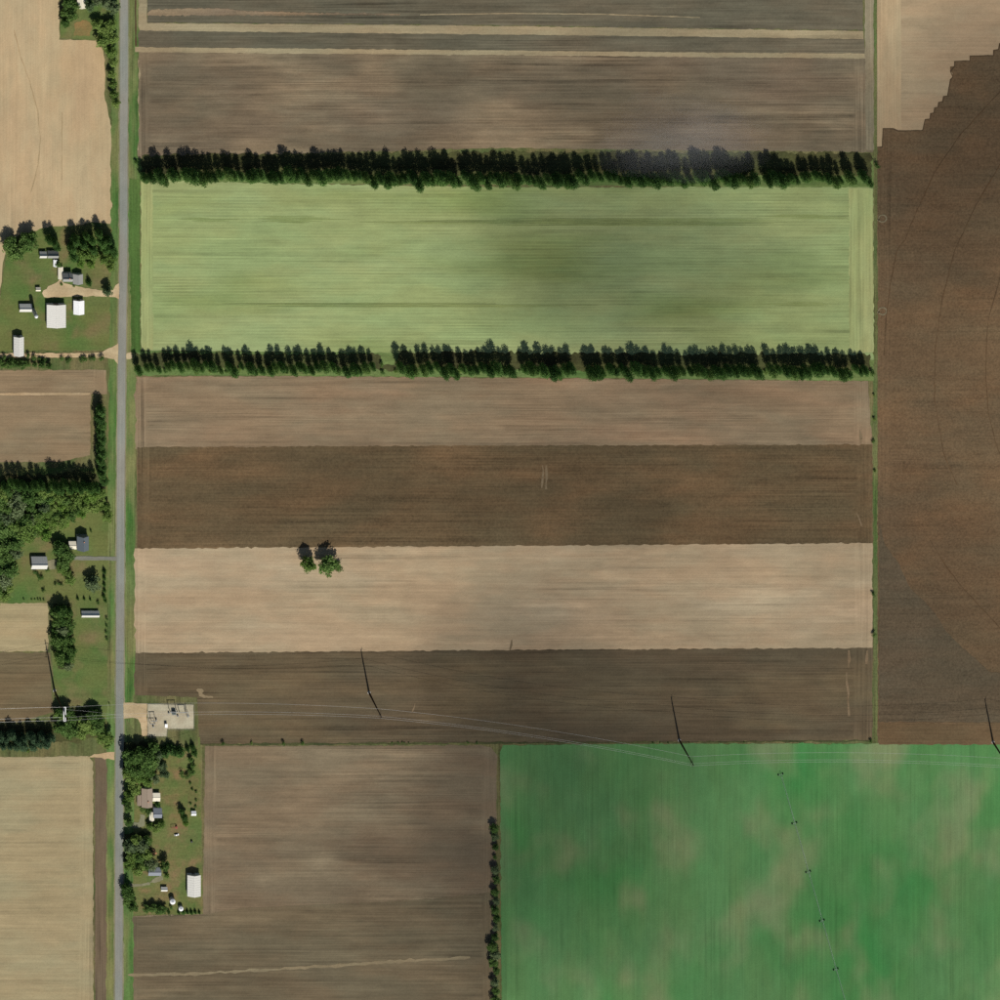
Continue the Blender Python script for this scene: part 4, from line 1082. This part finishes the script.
# trees of the upper left farm
G = 'trees of the upper left farm'
scatter('', [(8,240),(12,247),(17,250),(22,244),(24,236),(29,238)], 'round', 'broad_dark', 13, 'broadleaf tree in the left clump of the upper left farm', G, 1.05)
scatter('', [(26,234),(30,236)], 'spire', 'conifer', 15, 'conifer behind the left clump of the upper left farm', G, 1.1)
scatter('', [(47,236),(52,238),(55,243)], 'spire', 'conifer', 17, 'conifer of the small group behind the white outbuildings', G, 1.4)
scatter('', [(70,244),(73,236),(71,252),(81,240),(84,232),(90,236),(91,246),(97,230),(100,238),(103,245),(106,236),(109,243),(112,248)], 'spire', 'conifer', 17, 'conifer in the grove between farmhouse and road', G, 1.45)
scatter('', [(83,250),(92,252),(104,256),(112,256),(110,264)], 'round', 'broad', 11, 'broadleaf tree below the conifer grove of the upper farm', G, .9)
scatter('', [(80,262),(90,262)], 'round', 'lime', 8, 'bright low tree behind the farmhouse', G, .9)
scatter('', [(88.5,282)], 'cone', 'conifer', 10, 'dark pointed spruce between farmhouse and road drive', G, 1.1)
scatter('', [(57.5,262.5)], 'round', 'broad_dark', 6.5, 'small round tree beside the white annex', G, .75)
scatter('', [(106,288)], 'round', 'broad_grey', 12, 'broadleaf tree standing over the drive near the road', G, .8)
scatter('', [(61.5,283.5),(74,285),(79,285.5)], 'bush', 'broad', 2.6, 'low shrub along the farmhouse front', G, 1.2)
G = 'shrubs along the farm lane'
scatter('', [(4,357),(11,358),(28,355),(33,356),(40,359),(44,360),(62,358),(68,359),(81,358),(84,359),(91,357),(94,358),(101,358)], 'bush', 'broad_dark', 4.6, 'dark shrub along the gravel farm lane', G, 1.0)
scatter('', [(-3,360),(3,363),(9,362),(15,362),(21,362),(27,362),(34,363),(41,363),(48,364)], 'round', 'broad_dark', 7.5, 'dark low tree below the farm lane at the left edge', G, .85)

# wood above the slate-roofed house
G = 'trees of the middle left wood'
scatter('', [(99,407),(98,414),(100,421),(99,428),(100,435),(99,442),(100,449),(99,456),(101,463),(100,470),(102,476)], 'spire', 'conifer', 15, 'conifer in the upright row beside the road', G, 1.85)
scatter('', [(3,482),(9,478),(15,480),(21,480),(27,483),(33,481),(39,480),(45,484)], 'spire', 'conifer', 19, 'conifer along the left half of the wood top edge', G, 1.1)
scatter('', [(52,480),(57,482),(62,479),(67,482),(72,480),(77,482),(82,481),(87,483),(93,481)], 'spire', 'conifer', 22, 'conifer along the right half of the wood top edge', G, 1.1)
scatter('', fill([(-8,488),(48,488),(50,506),(24,530),(14,552),(8,574),(-8,598)], 8.0), 'round', ('broad_dark','broad_dark','broad','broad_grey'), 13, 'broadleaf tree in the left wood', G, 1.05)
scatter('', fill([(48,490),(104,486),(102,500),(90,510),(62,518),(42,524),(28,536),(26,522),(50,506)], 7.2), 'round', ('broad','broad','broad_dark','lime'), 9.5, 'light green broadleaf tree in the wood above the slate-roofed house', G, 1.05)
scatter('', [(76,508),(70,513),(84,506),(92,503),(64,520),(52,526),(44,532)], 'round', ('broad','lime','broad_dark'), 9, 'garden tree above the slate-roofed house', G, 1.05)
scatter('', [(103,505),(106,513)], 'round', 'broad', 12, 'broadleaf tree between slate-roofed house and road', G, .8)
scatter('', [(58,545),(63,549),(67,553),(62,560)], 'round', 'broad_dark', 12, 'dark tree at left side of the slate-roofed house', G, .95)
scatter('', [(60,566),(66,570),(69,577)], 'round', 'broad', 9, 'broadleaf tree below the slate-roofed house', G, 1.0)
scatter('', [(2,576),(7,584),(3,592)], 'round', 'broad', 11, 'lighter tree at the lower end of the left wood', G, .9)
G = 'garden shrubs of the slate-roofed house'
scatter('', [(34,571.5),(38,575),(40.5,577.5)], 'bush', 'conifer', 4.5, 'dark shrub just below the white-roofed shed', G, .9)
scatter('', [(47,569.5)], 'bush', 'broad', 3.2, 'green shrub at the right end of the white-roofed shed', G, 1.1)
scatter('', [(55,583),(58,583),(61,583.5)], 'bush', 'conifer', 3.2, 'dark shrub of the trio left of the pale tree', G, .9)
scatter('', [(43,589.5)], 'bush', 'conifer', 4.0, 'single dark shrub on the worn lawn', G, .8)
scatter('', [(31.5,599),(34.5,599),(37.5,599),(40.5,599),(43.5,599)], 'bush', 'conifer', 2.0, 'tiny clipped shrub in the row at the stubble corner', G, .9)
scatter('', [(23.5,599)], 'bush', 'conifer', 2.4, 'tiny shrub alone left of the clipped row', G, .9)
scatter('', [(91,580)], 'round', 'broad_grey', 11, 'round greyish tree alone on the lawn', G, 1.25)
scatter('', [(104,571),(104,577.5),(104,584),(104.3,590),(103.5,596),(105,600)], 'cone', 'conifer', 6.5, 'clipped conifer in the hedge beside the road', G, 1.1)
scatter('', [(77.5,598),(84,598.5),(90,599)], 'cone', 'conifer', 5, 'small conifer of three above the long shed', G, 1.0)
scatter('', [(97.5,601.5)], 'bush', 'conifer', 3.6, 'dark shrub left of the hedge foot', G, 1.0)
for k, y in enumerate((618, 625, 631.5, 638.5)):
    tree(106, y, 'bush', 'conifer', 3.2, f'round shrub in the row right of the long shed, {ordinal(k+1)} from the top', G, 1.0)
tree(90.5, 530.5, 'bush', 'conifer', 3.2, 'tiny dark shrub right above the slate-roofed house', G, .9)
tree(109, 703, 'bush', 'broad_dark', 2.2, 'tiny shrub alone on the grass near the lower wood', G, .9)
G = 'trees of the belt left of the worn lawn'
scatter('', [(54,610),(60,608),(67,612),(55,619),(62,617),(69,620),(54,628),(61,627),(68,629),(55,637),(62,636),(69,638),(57,645),(64,645),(70,647),(58,653),(65,654),(60,661),(66,662),(70,655)], 'round', ('broad_dark','broad_dark','broad_grey'), 12, 'broadleaf tree in the belt left of the worn lawn', G, .78)
scatter('', [(56,606),(62,605),(68,607)], 'spire', 'conifer', 13, 'conifer at the top of the belt left of the worn lawn', G, 1.2)

# lower left wood and the conifers beside it
G = 'trees of the lower left wood'
scatter('', [(59,712),(66,716),(73,718),(82,720),(61,724),(70,728),(80,730),(90,726),(97,722),(88,716),(94,714),(99,730),(103,736)], 'round', ('broad','broad_dark','broad'), 12, 'broadleaf tree in the lower left wood', G, 1.05)
scatter('', [(92,712),(97,716),(60,708),(66,710)], 'round', 'broad_dark', 13, 'darker broadleaf tree at the top edge of the lower left wood', G, .8)
scatter('', [(-2,732),(4,735),(10,731),(16,736),(22,734),(1,741),(8,742),(14,742),(21,741),(30,733),(35,737),(40,732),(45,736),(31,742),(38,741),(44,740),(50,734)], 'spire', 'conifer_blue', 14, 'bluish conifer in the stand at the lower left edge', G, 1.6)
scatter('', [(28,750)], 'bush', 'broad', 4, 'green shrub below the bluish conifers', G, 1.0)

# homestead
G = 'trees of the homestead'
scatter('', [(128,752),(133,756),(139,750),(144,755),(130,764),(137,766),(145,764)], 'round', 'broad_dark', 15, 'big dark tree at the homestead top beside the road', G, .85)
scatter('', [(126,770),(131,776),(140,774),(133,786),(128,792)], 'round', 'broad', 11, 'broadleaf tree between big dark trees and brown-roofed house', G, .85)
scatter('', [(152,746),(150,758),(149,770),(147,780),(154,776)], 'round', ('broad_dark','broad','broad_grey'), 11, 'broadleaf tree beside the big dark trees of the homestead', G, .95)
scatter('', [(155,758),(160,764),(163,770),(157,752)], 'round', 'broad_grey', 11, 'thin greyish tree in the homestead garden', G, .75)
scatter('', [(164,751),(169,748),(173,750),(179,751)], 'cone', 'conifer', 11, 'dark conifer at the homestead top fence', G, 1.6)
scatter('', [(187,748),(192,746),(194,752)], 'cone', 'conifer', 10, 'dark conifer at the homestead top right corner', G, 1.0)
scatter('', [(190,758),(192,764),(191,770)], 'round', 'broad_dark', 6, 'small tree along the homestead right edge', G, .9)
scatter('', [(181,774),(187,774)], 'bush', 'broad_dark', 5, 'dark garden bush above the garden plot', G, 1.1)
scatter('', [(190,783),(192,789),(196,791),(196,800),(190,803),(195,806),(192,809)], 'bush', 'conifer', 2.4, 'tiny dark bush in the worn garden plot', G, 1.0)
scatter('', [(180,810),(183,815)], 'round', 'broad_dark', 9, 'dark tree in the middle of the homestead lawn', G, .7)
scatter('', [(185,821.5)], 'round', 'lime', 6.5, 'bright green round tree on the homestead lawn', G, .85)
scatter('', [(124,800),(127,806),(128,820)], 'round', 'broad_dark', 8, 'small dark tree at the road below the brown-roofed house', G, .8)
scatter('', [(157,803.5)], 'cone', 'conifer', 7.5, 'dark spruce between the cream wing and the blue-grey roof', G, 1.2)
scatter('', [(142.5,808.5),(147,811)], 'bush', 'broad_dark', 5, 'dark bush below the brown-roofed house', G, 1.2)
scatter('', [(149,824),(155,826),(161,822)], 'round', 'broad', 8, 'broadleaf tree below the blue-grey roofed garage', G, .85)
scatter('', [(128,842),(134,838),(140,842),(146,838),(130,852),(137,854),(144,850),(128,862),(136,864),(144,862),(150,860)], 'round', ('broad_dark','broad_grey','broad'), 13, 'dark tree in the lower homestead grove', G, .85)
scatter('', [(163,862)], 'round', 'broad_dark', 13, 'dark tree right of the brick heap', G, .75)
scatter('', [(166,874)], 'round', 'broad', 6, 'low bright tree below the brick heap', G, .9)
scatter('', [(125,886),(127,892),(126,898),(131,903)], 'round', 'broad_dark', 11, 'dark tree at the road in the homestead lower left', G, .8)
scatter('', [(146,907),(152,906),(158,907),(163,908)], 'round', 'broad_dark', 7.5, 'dark round bush along the homestead lower edge', G, .95)
scatter('', [(171,907),(168.5,911.5)], 'bush', 'conifer', 4, 'dark shrub below the larger round bin', G, .9)
scatter('', [(178.5,912),(183,912),(187,911.5),(191,912),(195,911.5),(199,912)], 'cone', 'conifer', 5, 'small conifer in the clipped hedge below the barn', G, 1.2)
scatter('', [(149,853)], 'bush', 'broad_dark', 3, 'shrub beside the brick heap', G, 1.1)

# field edge shrubs
G = 'shrubs along field edges'
for x, y, h, lab in ((222.5,743,4.2,'dark shrub right of the substation on the field edge'),(251,742.5,3,'faint shrub on the field edge, second right of the substation'),(283.5,742.5,4.4,'dark shrub on the field edge, third right of the substation'),(302.5,742.5,4.4,'dark shrub on the field edge, fourth right of the substation'),
                     (873,593,4.5,'upper of two dark shrubs beside the beige stubble lane'),(873,633,5,'lower of two dark shrubs beside the beige stubble lane'),(873,441,4,'shrub on the lane at the dark brown field corner'),(874,395,3,'shrub on the lane beside the pinkish brown field'),(874,418,3.4,'shrub on the lane above the dark brown field corner'),(874,470,3.2,'shrub on the lane beside the dark brown field'),(870,740,4,'shrub at the lane foot beside the green crop'),(876,165,6,'shrub at the right end of the upper windbreak'),(381.5,364,5,'small shrub in the gap of the lower windbreak'),
                     (872,372,6,'bushy shrub at the right end of the lower windbreak'),(136,161,4.5,'shrub at the road end of the upper windbreak')):
    tree(x, y, 'bush', 'broad_dark' if h > 3.5 else 'broad', h, lab, G, 1.0)
for k in range(12):
    tree((392,399,402,405,409,468,476,652,659,668,690,744)[k]+R.uniform(-1,1), 742.4, 'bush', 'broad_dark', R.uniform(.9,1.9), f'tiny ditch shrub below the power line field, {ordinal(k+1)} from the left', G, 1.5)
# hedgerow between the brown field and the green crop
G = 'hedgerow left of the green crop'
hy = [(493,826,9),(493.5,834,8),(494.5,846,6),(494.5,856,4),(494,868,8),(495,878,7),(494,890,8),(495,899,7),(493.5,908,8),(495.5,917,7),(494.5,926,6),(494,935,7),(491,944,10),(494,952,10),(492,960,9),(495,969,7),(493.5,980,8),(495,989,7),(494,999,9),(494,1009,8)]
for k, (x, y, h) in enumerate(hy):
    tree(x, y, 'round', 'broad_grey' if k % 3 == 1 else 'broad_dark', h, f'hedgerow tree left of the green crop, {ordinal(k+1)} from the top', G, 1.55)

# ------------------------------------------------------------------ thin clouds: their shade drifts over the middle fields
def cloud_mat(name, dens):
    m = bpy.data.materials.new(name); m.use_nodes = True
    nt = m.node_tree; nt.nodes.clear()
    v = nt.nodes.new('ShaderNodeVolumePrincipled')
    v.inputs['Color'].default_value = (.97,.97,.98,1); v.inputs['Density'].default_value = dens; v.inputs['Anisotropy'].default_value = -0.2
    o = nt.nodes.new('ShaderNodeOutputMaterial'); nt.links.new(v.outputs[0], o.inputs['Volume'])
    return m
def puff(px, py, alt, rx, ry, rz, mat, name, label, by_shadow=True):
    c = P(px, py, alt)
    if by_shadow: c = c+Vector((-SHX*alt, -SHY*alt, 0))
    bm = bmesh.new(); bmesh.ops.create_icosphere(bm, subdivisions=4, radius=1.0)
    r = random.Random(int(px*7+py)); ph = [r.uniform(0, 6.28) for _ in range(6)]
    for v in bm.verts:
        q = v.co
        k = 1+.16*math.sin(3.1*q.x+ph[0])*math.cos(2.7*q.y+ph[1])+.08*math.sin(6*q.y+ph[2]+2*q.z)+.06*math.cos(7*q.x+ph[3])
        v.co = Vector((q.x*rx*k, q.y*ry*k, q.z*rz))
    me = bpy.data.meshes.new(name); bm.to_mesh(me); bm.free()
    me.materials.append(mat)
    o = link(name, me, None, c)
    tag(o, label, 'cloud', 'thin fair-weather clouds', 'stuff')
    return o
CM = cloud_mat('thin_cloud', 0.0019)
for k, (px, py, rx, ry, tz) in enumerate(((610,262,150,90,150),(570,250,95,60,120),(680,300,120,90,110),(590,700,190,120,120),(560,520,120,160,80),(960,150,110,120,170),(1000,90,80,110,110),(560,860,150,150,120),(430,880,110,120,80),(760,900,300,170,110),(700,480,150,120,70),(930,620,160,130,80),(650,90,200,60,70),(520,690,110,75,130),(640,230,190,110,90),(470,640,80,60,60),(540,800,110,90,120),(880,250,110,160,60),(545,870,90,120,60),(400,830,90,70,60),(350,480,140,50,40))):
    puff(px, py, 1500, rx, ry, tz/2, CM, 'cloud', f'thin pale cloud high above the fields, {ordinal(k+1)} of the drifting group')
WM = cloud_mat('cloud_wisp', 0.0011)
WL = ('broad faint white wisp over the upper windbreak', 'inner bright core of the white wisp over the upper windbreak', 'right end of the white wisp over the upper windbreak', 'left end of the white wisp over the upper windbreak', 'faint upper edge of the white wisp above the windbreak')
WALT = 400.0      # drifting well above the trees; its own shade falls beyond the northern fields
for k, (px, py, rx, ry, tz) in enumerate(((676,162,84,38,34),(684,164,50,22,30),(706,154,40,26,26),(646,164,46,22,22),(672,138,60,28,22))):
    puff(px-LX*WALT, py-LY*WALT, WALT, rx, ry, tz/2, WM, 'cloud_wisp', WL[k], False)
print('TREES', COUNT, len(bpy.data.objects))
